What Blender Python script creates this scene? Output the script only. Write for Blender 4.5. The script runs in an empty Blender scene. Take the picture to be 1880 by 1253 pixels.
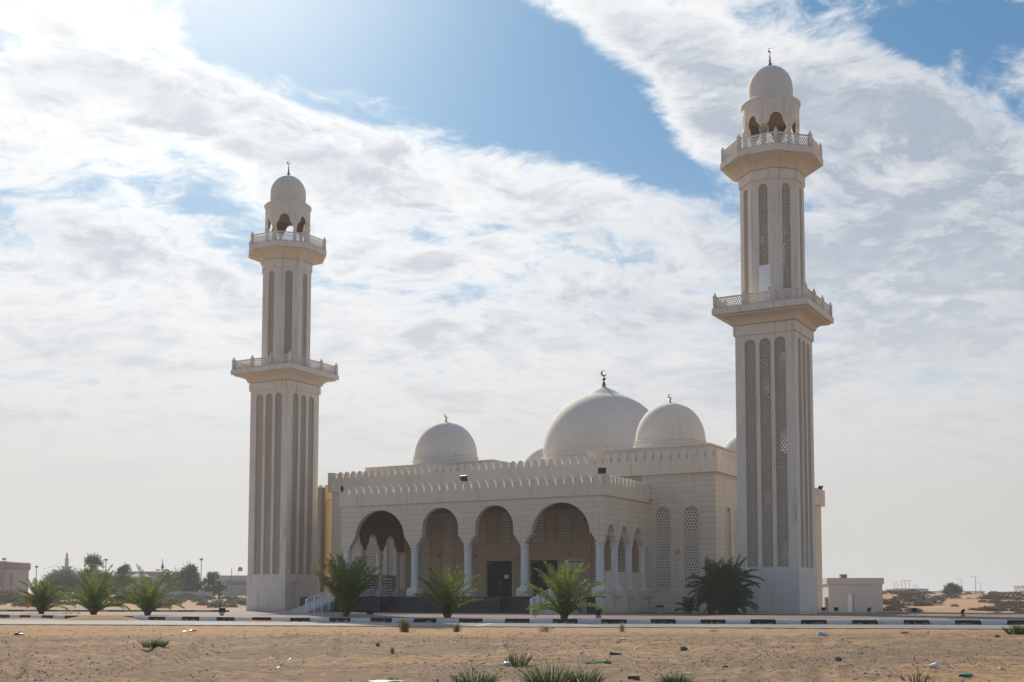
import bpy, math, random
import numpy as np
from mathutils import Vector, Matrix, noise
from mathutils.geometry import tessellate_polygon
R = math.radians
random.seed(7)
SC = bpy.context.scene
COL = SC.collection

# ------------------------------------------------------------------ camera
cd = bpy.data.cameras.new("camera"); cam = bpy.data.objects.new("camera", cd); COL.objects.link(cam)
cd.sensor_width = 36; cd.lens = 2226.3/1880*36; cd.shift_y = 316.15/1880
cd.clip_start = .1; cd.clip_end = 20000
cam.matrix_world = Matrix.Translation((0, 0, .69)) @ Matrix.Rotation(R(94.232), 4, 'X') @ Matrix.Rotation(R(.089), 4, 'Z')
SC.camera = cam

# ------------------------------------------------------------------ world, sun, exposure
SUN_EL, SUN_AZ = 32.0, -16.0          # azimuth from +Y (the view direction), negative = left
w = bpy.data.worlds.new("World"); SC.world = w; w.use_nodes = True
SC.view_settings.view_transform = 'Standard'; SC.view_settings.look = 'None'
SC.view_settings.exposure = 0.12; SC.view_settings.gamma = 1
class NT:
    """small helper for building node trees"""
    def __init__(s, nt): s.t = nt; s.n = nt.nodes; s.l = nt.links
    def add(s, typ, **kw):
        n = s.n.new(typ)
        for k, v in kw.items():
            if k.startswith('i_'):
                k = k[2:]; k = int(k) if k.isdigit() else k.replace('_', ' ')
                s.put(n.inputs[k], v)
            else: setattr(n, k, v)
        return n
    def put(s, sock, v):
        if isinstance(v, bpy.types.NodeSocket): s.l.new(v, sock)
        else:
            if isinstance(v, (tuple, list)) and len(v) == 3 and sock.type == 'RGBA': v = (*v, 1)
            sock.default_value = v
    def m(s, op, a, b=None, c=None, clamp=False):
        n = s.add('ShaderNodeMath', operation=op); n.use_clamp = clamp
        s.put(n.inputs[0], a)
        if b is not None: s.put(n.inputs[1], b)
        if c is not None: s.put(n.inputs[2], c)
        return n.outputs[0]
    def v(s, op, a, b=None):
        n = s.add('ShaderNodeVectorMath', operation=op); s.put(n.inputs[0], a)
        if b is not None: s.put(n.inputs[1], b)
        return n.outputs[1] if op in ('DOT_PRODUCT', 'LENGTH') else n.outputs[0]
    def mix(s, f, a, b, bt='MIX'):
        n = s.add('ShaderNodeMix', data_type='RGBA', blend_type=bt)
        s.put(n.inputs[0], f); s.put(n.inputs[6], a); s.put(n.inputs[7], b); return n.outputs[2]
    def rng(s, x, a, b, c=0., d=1., sm=True):
        n = s.add('ShaderNodeMapRange', interpolation_type='SMOOTHSTEP' if sm else 'LINEAR')
        for i, q in enumerate((x, a, b, c, d)): s.put(n.inputs[i], q)
        return n.outputs[0]
    def noise(s, vec, scale, detail=4, rough=.5, dist=0., lac=2.):
        n = s.add('ShaderNodeTexNoise'); s.put(n.inputs['Vector'], vec)
        n.inputs['Scale'].default_value = scale; n.inputs['Detail'].default_value = detail
        n.inputs['Roughness'].default_value = rough; n.inputs['Distortion'].default_value = dist
        n.inputs['Lacunarity'].default_value = lac
        return n.outputs['Fac']
w.cycles.sampling_method = 'MANUAL'; w.cycles.sample_map_resolution = 512
w.cycles.sampling_method = 'MANUAL'; w.cycles.sample_map_resolution = 512
w.cycles.sampling_method = 'MANUAL'; w.cycles.sample_map_resolution = 512
w.cycles.sampling_method = 'MANUAL'; w.cycles.sample_map_resolution = 512
w.cycles.sampling_method = 'MANUAL'; w.cycles.sample_map_resolution = 512
w.cycles.sampling_method = 'MANUAL'; w.cycles.sample_map_resolution = 512
w.cycles.sampling_method = 'MANUAL'; w.cycles.sample_map_resolution = 512
w.cycles.sampling_method = 'MANUAL'; w.cycles.sample_map_resolution = 512
w.cycles.sampling_method = 'MANUAL'; w.cycles.sample_map_resolution = 512
def build_world():
    t = NT(w.node_tree); t.n.clear()
    d = t.add('ShaderNodeTexCoord').outputs['Generated']
    sky = t.add('ShaderNodeTexSky', sky_type='NISHITA')
    sky.sun_disc = False; sky.sun_elevation = R(SUN_EL); sky.sun_rotation = R(SUN_AZ)
    sky.air_density = 1.2; sky.dust_density = .6; sky.ozone_density = 2.; sky.altitude = 0
    blue = t.mix(1., sky.outputs[0], (.040, .060, .072), 'MULTIPLY')
    zz = t.add('ShaderNodeSeparateXYZ'); t.put(zz.inputs[0], d)
    lowb = t.rng(zz.outputs[2], .40, .12, .30, .95)
    blue = t.mix(lowb, blue, t.mix(t.rng(zz.outputs[2], .22, .42), (.34, .47, .64), (.055, .225, .46)))
    sp = t.add('ShaderNodeSeparateXYZ'); t.put(sp.inputs[0], d)
    x, y, z = sp.outputs
    zc = t.m('ADD', t.m('MAXIMUM', z, 0.), .26)
    px = t.m('DIVIDE', x, zc); py = t.m('DIVIDE', y, zc)
    cv = t.add('ShaderNodeCombineXYZ'); t.put(cv.inputs[0], px); t.put(cv.inputs[1], py)
    P = cv.outputs[0]
    warp = t.add('ShaderNodeTexNoise'); t.put(warp.inputs['Vector'], P); warp.inputs['Scale'].default_value = 3.; warp.inputs['Detail'].default_value = 4
    P2 = t.v('ADD', P, t.v('MULTIPLY', t.v('SUBTRACT', warp.outputs['Color'], (.5, .5, .5)), (.22, .22, .22)))
    mp = t.add('ShaderNodeMapping', vector_type='POINT'); t.put(mp.inputs[0], P2)
    mp.inputs['Rotation'].default_value = (0, 0, R(-40)); mp.inputs['Scale'].default_value = (1.15, 1.55, 1); mp.inputs['Location'].default_value = (3.1, 1.7, 0)
    Q = mp.outputs[0]
    big = t.noise(Q, 3.6, 8, .62)
    fine = t.noise(Q, 14., 6, .68)
    n = t.m('ADD', t.m('MULTIPLY', big, .7), t.m('MULTIPLY', fine, .30))
    # broad cloud banks (+) and clear gaps (-): azimuth, elevation, tilt, half extents (in direction units), amount
    def blobs(lst):
        bias = None
        for (az, el, ang, s1, s2, a) in lst:
            b = Vector((math.sin(R(az))*math.cos(R(el)), math.cos(R(az))*math.cos(R(el)), math.sin(R(el))))
            right = Vector((math.cos(R(az)), -math.sin(R(az)), 0)); up = right.cross(b)
            A1 = right*math.cos(R(ang))+up*math.sin(R(ang)); A2 = -right*math.sin(R(ang))+up*math.cos(R(ang))
            q1 = t.m('DIVIDE', t.m('SUBTRACT', t.v('DOT_PRODUCT', d, tuple(A1)), b.dot(A1)), s1)
            q2 = t.m('DIVIDE', t.m('SUBTRACT', t.v('DOT_PRODUCT', d, tuple(A2)), b.dot(A2)), s2)
            q3 = t.m('MULTIPLY', t.m('SUBTRACT', 1., t.v('DOT_PRODUCT', d, tuple(b))), 1.2)
            q = t.m('ADD', t.m('ADD', t.m('MULTIPLY', q1, q1), t.m('MULTIPLY', q2, q2)), q3)
            e = t.m('MULTIPLY', t.m('EXPONENT', t.m('MULTIPLY', q, -1.)), a)
            bias = e if bias is None else t.m('ADD', bias, e)
        return bias
    bias = blobs(BLOBS)
    back = t.rng(y, .25, -.35, 0., -.10)                    # unseen sky behind the view, cleared to dim the facade
    dens = t.m('ADD', t.m('ADD', n, bias), back)
    cover = t.rng(dens, .42, .585)
    thick = t.rng(dens, .50, .72)
    S = (math.sin(R(SUN_AZ))*math.cos(R(SUN_EL)), math.cos(R(SUN_AZ))*math.cos(R(SUN_EL)), math.sin(R(SUN_EL)))
    cs = t.m('MAXIMUM', t.v('DOT_PRODUCT', d, S), 0.)
    glow = t.m('POWER', cs, 6.); tight = t.m('POWER', cs, 85.)
    glow2 = t.m('POWER', cs, 15.)
    lit = t.mix(t.m('POWER', cs, 8.), (.74, .74, .745), (1.08, 1.08, 1.06))
    shade = t.mix(glow2, (.36, .42, .50), (.74, .76, .80))
    mot = t.noise(Q, 10., 6, .64); mot2 = t.noise(Q, 2.1, 3, .5)
    sh = t.m('MULTIPLY', thick, t.m('ADD', t.rng(mot, .32, .70, .1, .75), t.rng(mot2, .42, .6, 0., .5)), clamp=True)
    sh = t.m('ADD', sh, t.m('MULTIPLY', blobs(SHADE), t.rng(t.m('ADD', t.m('MULTIPLY', mot, .5), t.m('MULTIPLY', big, .5)), .30, .60)), clamp=True)
    sh = t.m('MULTIPLY', sh, t.rng(fine, .34, .62, .75, 1.05), clamp=True)
    cl = t.mix(sh, lit, shade)
    veil = t.mix(t.m('MULTIPLY', t.m('POWER', cs, 16.), .14), blue, (.60, .74, .90))
    veil = t.mix(t.m('MULTIPLY', tight, .95, clamp=True), veil, (.93, .96, 1.))
    col = t.mix(t.m('MULTIPLY', cover, .95), veil, cl)
    # milky haze toward the horizon
    hz = t.rng(z, .345, .05, 0., 1.)
    hcol = t.mix(t.m('POWER', cs, 3.), (.50, .495, .475), (.74, .725, .69))
    hcol = t.mix(t.rng(z, .05, .28), hcol, t.mix(t.m('POWER', cs, 3.), (.58, .61, .66), (.80, .81, .83)))
    col = t.mix(hz, col, hcol)
    bg = t.add('ShaderNodeBackground'); t.put(bg.inputs[0], col); bg.inputs[1].default_value = 1.0
    out = t.add('ShaderNodeOutputWorld'); t.l.new(bg.outputs[0], out.inputs[0])
def pd(px, py):      # direction of a point of the sky seen in the view, as azimuth and elevation
    return math.degrees(math.atan((px-940)/2226.)), math.degrees(math.atan((1107-py)/2226./math.hypot(1, (px-940)/2226.)))
BL = [  # x, y, tilt, half length, half width, amount
    (760, 30, -10, 270, 95, -.34), (900, 125, -28, 230, 75, -.34), (1110, 210, -32, 150, 48, -.30), (1215, 280, -35, 70, 22, -.25),
    (620, 130, -25, 90, 20, .07), (870, 30, 0, 30, 14, .10), (1780, 10, -10, 150, 40, -.20), (1700, 60, -30, 60, 16, -.12), (1150, 150, -50, 70, 12, -.12), (1170, 215, -50, 60, 12, -.1),
    (120, 220, -20, 180, 50, .06), (20, 40, 0, 60, 30, -.12), (300, 400, -35, 150, 14, .04), (400, 440, -25, 160, 30, .07), (700, 470, -5, 200, 30, .05), (1050, 520, 10, 190, 50, .06),
    (1150, 570, -10, 110, 24, .02), (420, 60, -20, 160, 40, -.08), (180, 60, -20, 40, 14, -.12),
    (150, 100, -25, 190, 38, .15), (60, 150, -20, 90, 25, .10), (420, 240, -28, 260, 60, .17), (700, 300, -22, 260, 60, .16), (1010, 330, -18, 240, 50, .14),
    (330, 90, -35, 60, 16, .13), (1280, 60, -25, 250, 60, .20), (1500, 150, -20, 270, 110, .14), (1760, 220, -20, 200, 80, .10), (1290, 200, -50, 90, 40, .13), (1700, 500, 0, 300, 130, .16),
    (180, 420, -20, 240, 40, .10), (900, 650, -10, 600, 90, .12), (200, 620, -5, 400, 90, .13), (1100, 780, 0, 900, 90, .12), (790, 470, 5, 40, 14, .14), (620, 500, -10, 50, 14, .05),
]
BLOBS = [(*pd(a, b), c, s1/2226., s2/2226., k) for a, b, c, s1, s2, k in BL]
SHADE = [(*pd(a, b), c, s1/2226., s2/2226., k) for a, b, c, s1, s2, k in [
    (1690, 560, 0, 300, 130, 1.0), (1780, 380, 0, 160, 100, .6), (1560, 330, -50, 110, 70, .6), (1650, 150, -30, 120, 70, .8), (1850, 260, -60, 110, 60, .6), (1150, 560, -10, 130, 60, .5),
    (1000, 380, -20, 150, 40, .4), (640, 300, -25, 120, 40, .3), (1300, 420, -20, 150, 60, .45), (80, 430, -20, 130, 40, .3), (1330, 130, 0, 60, 40, .5)]]
build_world()
sd = bpy.data.lights.new("sun", 'SUN'); sun = bpy.data.objects.new("sun", sd); COL.objects.link(sun)
sd.energy = 4.6; sd.angle = R(.6); sd.color = (1., .91, .78)
_S = Vector((math.sin(R(SUN_AZ))*math.cos(R(SUN_EL)), math.cos(R(SUN_AZ))*math.cos(R(SUN_EL)), math.sin(R(SUN_EL))))
sun.rotation_euler = _S.to_track_quat('Z', 'Y').to_euler()

# ------------------------------------------------------------------ materials
MATS = {}
def mat(name, fn):
    m = bpy.data.materials.new(name); m.use_nodes = True; t = NT(m.node_tree); t.n.clear()
    out = t.add('ShaderNodeOutputMaterial'); sh = fn(t); t.l.new(sh, out.inputs[0]); MATS[name] = m; return m
def bsdf(t, col, rough=.8, bump=None, bs=.3, bd=.02, spec=.3, metal=0.):
    b = t.add('ShaderNodeBsdfPrincipled'); t.put(b.inputs['Base Color'], col); t.put(b.inputs['Roughness'], rough)
    b.inputs['Specular IOR Level'].default_value = spec; b.inputs['Metallic'].default_value = metal
    if bump is not None:
        n = t.add('ShaderNodeBump'); n.inputs['Strength'].default_value = bs; n.inputs['Distance'].default_value = bd
        t.put(n.inputs['Height'], bump); t.l.new(n.outputs[0], b.inputs['Normal'])
    return b.outputs[0]
def obco(t): return t.add('ShaderNodeTexCoord').outputs['Object']
def geo_pos(t): return t.add('ShaderNodeNewGeometry').outputs['Position']
def stucco(base, dirt, grooves=False, dirt_amt=.5, pitch=.372):
    def f(t):
        o = obco(t)
        a = t.noise(o, .45, 6, .6); b = t.noise(o, 30, 3, .6)
        mp = t.add('ShaderNodeMapping'); t.put(mp.inputs[0], o); mp.inputs['Scale'].default_value = (2.2, 2.2, .16)
        st = t.noise(mp.outputs[0], 1.6, 6, .65)              # rain streaks
        c = t.mix(t.m('MULTIPLY', t.rng(st, .5, .78), dirt_amt), base, dirt)
        c = t.mix(t.m('MULTIPLY', t.rng(a, .45, .75), dirt_amt*.6), c, tuple(q*.82 for q in base))
        h = b
        sp = t.add('ShaderNodeSeparateXYZ'); t.put(sp.inputs[0], o)
        low = t.m('MULTIPLY', t.rng(t.m('ADD', sp.outputs[2], t.m('MULTIPLY', a, .9)), .35, .95, 1., 0.), .45)
        c = t.mix(low, c, (.36, .28, .2))
        if grooves:
            fz = t.m('FRACT', t.m('DIVIDE', sp.outputs[2], pitch))
            g = t.rng(t.m('ABSOLUTE', t.m('SUBTRACT', fz, .5)), .455, .485)
            row = t.m('FLOOR', t.m('ADD', t.m('DIVIDE', sp.outputs[2], pitch), 0.))
            wn = t.add('ShaderNodeTexWhiteNoise', noise_dimensions='1D'); t.put(wn.inputs['W'], row)
            c = t.mix(t.m('MULTIPLY', wn.outputs['Value'], .12), c, tuple(q*.7 for q in base))
            c = t.mix(t.m('MULTIPLY', g, .55), c, tuple(q*.35 for q in base))
            h = t.m('SUBTRACT', t.m('MULTIPLY', b, .12), g)
        return bsdf(t, c, .85, h, .35 if grooves else .12, .02)
    return f
mat('wall_clad', stucco((.74, .64, .51), (.50, .39, .28), True, .6))
mat('wall_plain', stucco((.74, .655, .55), (.48, .38, .28), False, .7))
mat('tower_paint', stucco((.74, .67, .585), (.43, .34, .25), False, .85))
mat('tower_soffit', stucco((.66, .56, .45), (.42, .33, .24), False, .6))  # tan puts the warm bounce under the balconies into the colour
mat('lattice_grc', stucco((.70, .61, .50), (.36, .29, .22), False, .5))
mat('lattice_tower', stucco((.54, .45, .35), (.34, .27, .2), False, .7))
mat('dome_paint', stucco((.72, .655, .585), (.52, .44, .36), False, .55))
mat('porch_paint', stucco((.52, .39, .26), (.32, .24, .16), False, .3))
mat('porch_shade', stucco((.27, .19, .12), (.2, .14, .09), False, .3))  # porch_paint darkened: the deep shade of the porch put into the colour
mat('drum_inner_brown', stucco((.13, .085, .05), (.10, .07, .04), False, .3))
mat('yellow_wall', stucco((.72, .55, .33), (.5, .38, .25), False, .3))
mat('column_paint', stucco((.70, .67, .63), (.5, .44, .38), False, .3))
mat('frame_paint', stucco((.66, .60, .52), (.5, .44, .38), False, .2))
mat('outbuilding_paint', stucco((.56, .54, .51), (.40, .36, .32), False, .3))
mat('corbel_paint', stucco((.62, .44, .29), (.45, .33, .24), False, .3))
def simple(name, col, rough=.6, metal=0., var=.15, sc=6., spec=.4):
    def f(t):
        n = t.noise(obco(t), sc, 4, .6)
        return bsdf(t, t.mix(n, tuple(q*(1-var) for q in col), tuple(min(1, q*(1+var)) for q in col)), rough, n, .1, .01, spec, metal)
    return mat(name, f)
simple('bronze', (.20, .13, .05), .4, .8)
simple('black_metal', (.012, .012, .013), .5)
simple('dark_door', (.010, .007, .005), .85, spec=.05)
simple('white_metal', (.85, .86, .88), .5)
simple('grey_duct', (.20, .21, .19), .5)
simple('louver', (.22, .23, .22), .5)
simple('lamp_cream', (.60, .45, .25), .4)
simple('horn_cream', (.45, .38, .29), .6)
simple('paper', (.75, .75, .75), .7)
simple('glass_dark', (.02, .02, .02), .6, spec=.2)
simple('pane_dusty', (.07, .06, .05), .7, spec=.2)
simple('spandrel', (.40, .30, .24), .8)
simple('roof_grey', (.35, .34, .32), .9)
simple('concrete', (.42, .38, .33), .9)
simple('far_pink', (.58, .45, .38), .9); simple('far_pink_trim', (.44, .29, .23), .9)
simple('far_beige', (.50, .43, .34), .9); simple('far_brown', (.38, .28, .20), .9); simple('far_white', (.52, .51, .49), .9)
simple('far_glass', (.16, .22, .28), .3); simple('steel_grey', (.22, .22, .23), .5)
simple('plastic_white', (.75, .76, .80), .3); simple('plastic_green', (.13, .42, .13), .5, var=.25); simple('plastic_teal', (.02, .30, .20), .5)
simple('plastic_red', (.6, .08, .06), .5); simple('plastic_cyan', (.25, .55, .55), .3); simple('twine', (.60, .60, .25), .7)
simple('slab_grey', (.13, .125, .12), .8); simple('flag_red', (.5, .04, .05), .7)
simple('trunk', (.13, .085, .05), .95, var=.4, sc=25)
simple('pebble', (.19, .155, .125), .9, var=.5, sc=9)
def black_stone(t):
    o = obco(t); mp = t.add('ShaderNodeMapping'); t.put(mp.inputs[0], o); mp.inputs['Scale'].default_value = (1, 1, 7)
    a = t.noise(mp.outputs[0], 1.3, 7, .65); b = t.noise(o, 14, 4, .7)
    c = t.mix(t.rng(a, .42, .7), (.008, .009, .011), (.06, .058, .056)); c = t.mix(t.m('MULTIPLY', b, .3), c, (.03, .028, .026))
    return bsdf(t, c, t.rng(a, .3, .7, .35, .75), None, spec=.5)
mat('black_stone', black_stone)
def leafmat(name, ca, cb, cc, tr=.45, sc=3.):
    def f(t):
        o = obco(t); n = t.noise(o, sc, 3, .6); n2 = t.noise(o, sc*6, 2, .5)
        c = t.mix(t.rng(n, .35, .65), ca, cb); c = t.mix(t.rng(n2, .55, .8), c, cc)
        oi = t.add('ShaderNodeObjectInfo'); c = t.mix(t.m('MULTIPLY', oi.outputs['Random'], .25), c, tuple(q*.6 for q in ca))
        d = bsdf(t, c, .55, spec=.3); tl = t.add('ShaderNodeBsdfTranslucent'); t.put(tl.inputs[0], t.mix(.5, c, cb))
        mx = t.add('ShaderNodeMixShader'); mx.inputs[0].default_value = tr; t.l.new(d, mx.inputs[1]); t.l.new(tl.outputs[0], mx.inputs[2]); return mx.outputs[0]
    return mat(name, f)
leafmat('palm_leaf', (.085, .13, .025), (.17, .22, .04), (.28, .27, .07), .5)
leafmat('palm_leaf_shaded', (.045, .09, .025), (.09, .15, .035), (.15, .19, .06), .45)  # shaded copy of palm_leaf: the building's shadow put into the colour
leafmat('palm_dead', (.30, .15, .03), (.42, .24, .05), (.20, .10, .03), .35)
leafmat('tree_leaf', (.09, .14, .055), (.13, .19, .07), (.18, .22, .10), .4, 1.)
leafmat('tree_leaf_haze', (.10, .14, .095), (.13, .18, .11), (.17, .21, .14), .35, 1.)  # leaf colour paled and blued, distance haze painted in
leafmat('shrub_leaf', (.19, .24, .11), (.25, .31, .14), (.33, .35, .20), .5, 6.)
leafmat('dry_shrub', (.17, .125, .085), (.22, .165, .11), (.14, .12, .07), .2, 2.)
leafmat('dark_shrub', (.105, .08, .05), (.14, .11, .07), (.18, .14, .09), .2, 2.)
leafmat('dry_grass', (.30, .22, .10), (.22, .19, .07), (.38, .30, .16), .3, 6.)
def sand(t):
    p = geo_pos(t)
    sp = t.add('ShaderNodeSeparateXYZ'); t.put(sp.inputs[0], p)
    mp = t.add('ShaderNodeMapping'); t.put(mp.inputs[0], p); mp.inputs['Rotation'].default_value = (0, 0, R(12)); mp.inputs['Scale'].default_value = (.35, 1., 1.)
    a = t.noise(mp.outputs[0], .42, 8, .62); b = t.noise(p, 2.6, 7, .65); c = t.noise(p, 17, 5, .7); fine = t.noise(p, 70, 3, .7)
    orange = t.mix(fine, (.41, .245, .125), (.51, .32, .175))
    grey = t.mix(c, (.11, .085, .06), (.37, .26, .17))
    lot = t.rng(sp.outputs[1], 41.3, 38.6)                        # rough gravelly lot in front of the clean drift
    g = t.m('MULTIPLY', t.rng(t.m('ADD', t.m('MULTIPLY', a, .5), t.m('MULTIPLY', b, .5)), .40, .54), lot)
    col = t.mix(t.m('MULTIPLY', g, .9), orange, grey)
    speck = t.m('MULTIPLY', t.rng(c, .60, .70), t.m('MULTIPLY', lot, t.rng(b, .4, .6, .15, .8)))
    col = t.mix(speck, col, (.09, .07, .055))
    far = t.rng(sp.outputs[1], 80, 110)
    dn = t.noise(p, .05, 5, .6); col = t.mix(t.m('MULTIPLY', far, t.rng(dn, .45, .65)), col, (.34, .24, .15))
    h = t.m('ADD', t.m('ADD', t.m('MULTIPLY', b, 1.), t.m('MULTIPLY', c, .5)), t.m('MULTIPLY', fine, .15))
    return bsdf(t, col, .95, h, .8, .09, .1)
mat('sand', sand)
def paving(t):
    p = geo_pos(t); a = t.noise(p, .25, 6, .6); b = t.noise(p, 5, 5, .65)
    br = t.add('ShaderNodeTexBrick'); t.put(br.inputs['Vector'], p); br.inputs['Scale'].default_value = 4.5
    t.put(br.inputs['Color1'], (.21, .165, .15)); t.put(br.inputs['Color2'], (.26, .20, .18)); t.put(br.inputs['Mortar'], (.16, .13, .11)); br.inputs['Mortar Size'].default_value = .03
    sp = t.add('ShaderNodeSeparateXYZ'); t.put(sp.inputs[0], p); dust_glare = t.m('ADD', t.m('MULTIPLY', t.rng(a, .4, .65), .35), t.rng(sp.outputs[0], -6, -17, 0., .75), clamp=True)  # dust patches, plus sun glare on the left painted in as paler colour
    c = t.mix(dust_glare, br.outputs['Color'], (.44, .35, .29)); c = t.mix(t.m('MULTIPLY', b, .25), c, (.2, .16, .14))
    return bsdf(t, c, .95, b, .2, .01, .05)
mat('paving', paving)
def road(t):
    p = geo_pos(t); a = t.noise(p, .3, 6, .6); b = t.noise(p, 6, 5, .65)
    mp = t.add('ShaderNodeMapping'); t.put(mp.inputs[0], p); mp.inputs['Rotation'].default_value = (0, 0, R(-9))
    br = t.add('ShaderNodeTexBrick'); t.put(br.inputs['Vector'], mp.outputs[0]); br.inputs['Scale'].default_value = 2.6
    t.put(br.inputs['Color1'], (.25, .24, .225)); t.put(br.inputs['Color2'], (.30, .285, .265)); t.put(br.inputs['Mortar'], (.17, .155, .14)); br.inputs['Mortar Size'].default_value = .03
    sp = t.add('ShaderNodeSeparateXYZ'); t.put(sp.inputs[0], p); dust_glare = t.m('ADD', t.m('MULTIPLY', t.rng(a, .42, .62), .3), t.rng(sp.outputs[0], 2, -9, 0., .8), clamp=True)  # patchy dust; grazing sun glare at left is put into the paler colour
    c = t.mix(dust_glare, br.outputs['Color'], (.46, .42, .38)); c = t.mix(t.m('MULTIPLY', b, .2), c, (.25, .22, .2))
    return bsdf(t, c, .9, b, .2, .01, .05)
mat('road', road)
def wornpaint(name, col, under, amt):
    def f(t):
        o = geo_pos(t); n = t.noise(o, 5.5, 6, .7); sp = t.add('ShaderNodeSeparateXYZ'); t.put(sp.inputs[0], o)
        low = t.rng(sp.outputs[2], -.17, -.02, .25, 0.)
        c = t.mix(t.rng(t.m('ADD', n, low), amt, amt+.09), col, under)
        return bsdf(t, t.mix(t.m('MULTIPLY', t.noise(o, 1.3, 5, .6), .3), c, tuple(q*.7 for q in col)), .7)
    return mat(name, f)
wornpaint('kerb_white', (.70, .70, .70), (.40, .36, .32), .74)
wornpaint('kerb_black', (.022, .022, .024), (.35, .31, .27), .66)
wornpaint('kerb_yellow', (.50, .31, .06), (.40, .33, .25), .62)
wornpaint('line_white', (.74, .73, .70), (.45, .42, .39), .6)
simple('asphalt', (.065, .062, .06), .9); simple('soil', (.10, .075, .05), .95, var=.4, sc=12)

# ------------------------------------------------------------------ mesh builder
class MB:
    def __init__(s): s.v = []; s.f = []
    def add(s, vs, fs): n = len(s.v); s.v += [tuple(p) for p in vs]; s.f += [tuple(i+n for i in f) for f in fs]; return s
    def box(s, x0, x1, y0, y1, z0, z1):
        return s.add([(x, y, z) for z in (z0, z1) for y in (y0, y1) for x in (x0, x1)],
                     [(0, 2, 3, 1), (4, 5, 7, 6), (0, 1, 5, 4), (2, 6, 7, 3), (0, 4, 6, 2), (1, 3, 7, 5)])
    def obox(s, c, ex, ey, ez, hx, hy, hz):
        c, ex, ey, ez = map(Vector, (c, ex, ey, ez))
        return s.add([c+ex*hx*i+ey*hy*j+ez*hz*k for k in (-1, 1) for j in (-1, 1) for i in (-1, 1)],
                     [(0, 2, 3, 1), (4, 5, 7, 6), (0, 1, 5, 4), (2, 6, 7, 3), (0, 4, 6, 2), (1, 3, 7, 5)])
    def plate(s, outer, holes, t0, t1, T=None):
        """polygon with holes in (a,b), thickness t0..t1; T maps (a,b,t) to xyz"""
        T = T or (lambda a, b, t: (a, t, b))
        loops = [outer]+list(holes)
        tris = tessellate_polygon([[Vector((a, b, 0)) for a, b in lp] for lp in loops])
        flat = [p for lp in loops for p in lp]; n = len(flat)
        vs = [T(a, b, t0) for a, b in flat]+[T(a, b, t1) for a, b in flat]
        fs = [tuple(x) for x in tris]+[(c+n, b+n, a+n) for a, b, c in tris]
        k = 0
        for lp in loops:
            m = len(lp)
            for i in range(m): j = (i+1) % m; fs.append((k+i, k+j, k+j+n, k+i+n))
            k += m
        return s.add(vs, fs)
    def lathe(s, prof, n=48, cx=0, cy=0, a0=0.):
        vs = []; m = len(prof)
        for i in range(n):
            a = a0+2*math.pi*i/n
            vs += [(cx+r*math.cos(a), cy+r*math.sin(a), z) for r, z in prof]
        fs = [(i*m+j, ((i+1) % n)*m+j, ((i+1) % n)*m+j+1, i*m+j+1) for i in range(n) for j in range(m-1)]
        if prof[0][0] > .001: fs.append(tuple(i*m for i in range(n))[::-1])
        if prof[-1][0] > .001: fs.append(tuple(i*m+m-1 for i in range(n)))
        return s.add(vs, fs)
    def ngon(s, prof, n, rot=0.):
        """loft of a regular n-gon; prof = (apothem, z)"""
        c = 1/math.cos(math.pi/n)
        return s.lathe([(a*c, z) for a, z in prof], n, a0=rot)
    def tube(s, pts, rad, n=8):
        pts = [Vector(p) for p in pts]; rad = rad if isinstance(rad, (list, tuple)) else [rad]*len(pts); vs = []
        for i, p in enumerate(pts):
            d = (pts[min(i+1, len(pts)-1)]-pts[max(i-1, 0)]).normalized()
            a = d.cross(Vector((0, 0, 1)) if abs(d.z) < .9 else Vector((1, 0, 0))).normalized(); b = d.cross(a)
            vs += [p+(a*math.cos(2*math.pi*k/n)+b*math.sin(2*math.pi*k/n))*rad[i] for k in range(n)]
        m = len(pts)
        fs = [(i*n+k, i*n+(k+1) % n, (i+1)*n+(k+1) % n, (i+1)*n+k) for i in range(m-1) for k in range(n)]
        fs += [tuple(range(n))[::-1], tuple((m-1)*n+k for k in range(n))]
        return s.add(vs, fs)
    def mesh(s, name, mt, smooth=False, fix=True):
        me = bpy.data.meshes.new(name); me.from_pydata(s.v, [], s.f)
        if fix:
            import bmesh
            b = bmesh.new(); b.from_mesh(me); bmesh.ops.recalc_face_normals(b, faces=b.faces); b.to_mesh(me); b.free()
        for q in (mt if isinstance(mt, list) else [mt]): me.materials.append(MATS[q])
        if smooth:
            me.polygons.foreach_set('use_smooth', [True]*len(me.polygons))
            me.set_sharp_from_angle(angle=R(38))
        return me
    def build(s, name, mt, parent=None, loc=(0, 0, 0), rz=0., smooth=False, fix=True):
        return link(name, s.mesh(name, mt, smooth, fix), parent, loc, rz)
def link(name, me, parent=None, loc=(0, 0, 0), rz=0.):
    o = bpy.data.objects.new(name, me); COL.objects.link(o); o.parent = parent; o.location = loc; o.rotation_euler = (0, 0, rz); return o
def thing(name, label, cat, loc=(0, 0, 0), rz=0., group=None):
    o = link(name, None, None, loc, rz); tag(o, label, cat, group); return o
def tag(o, label, cat, group=None):
    o['label'] = label; o['category'] = cat
    if group: o['group'] = group
    return o
def kind(o, k='structure', label=None):
    o['kind'] = k
    if label: o['label'] = label
    return o
def children(o): return [c for c in COL.objects if c.parent == o]
def copy_tree(o, kids, loc, rz=None, sc=None, label=None):
    c = o.copy(); COL.objects.link(c); c.location = loc
    if rz is not None: c.rotation_euler.z = rz
    if sc is not None: c.scale = (sc, sc, sc) if not isinstance(sc, tuple) else sc
    if label: c['label'] = label
    for k in kids:
        d = k.copy(); COL.objects.link(d); d.parent = c
    return c

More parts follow.
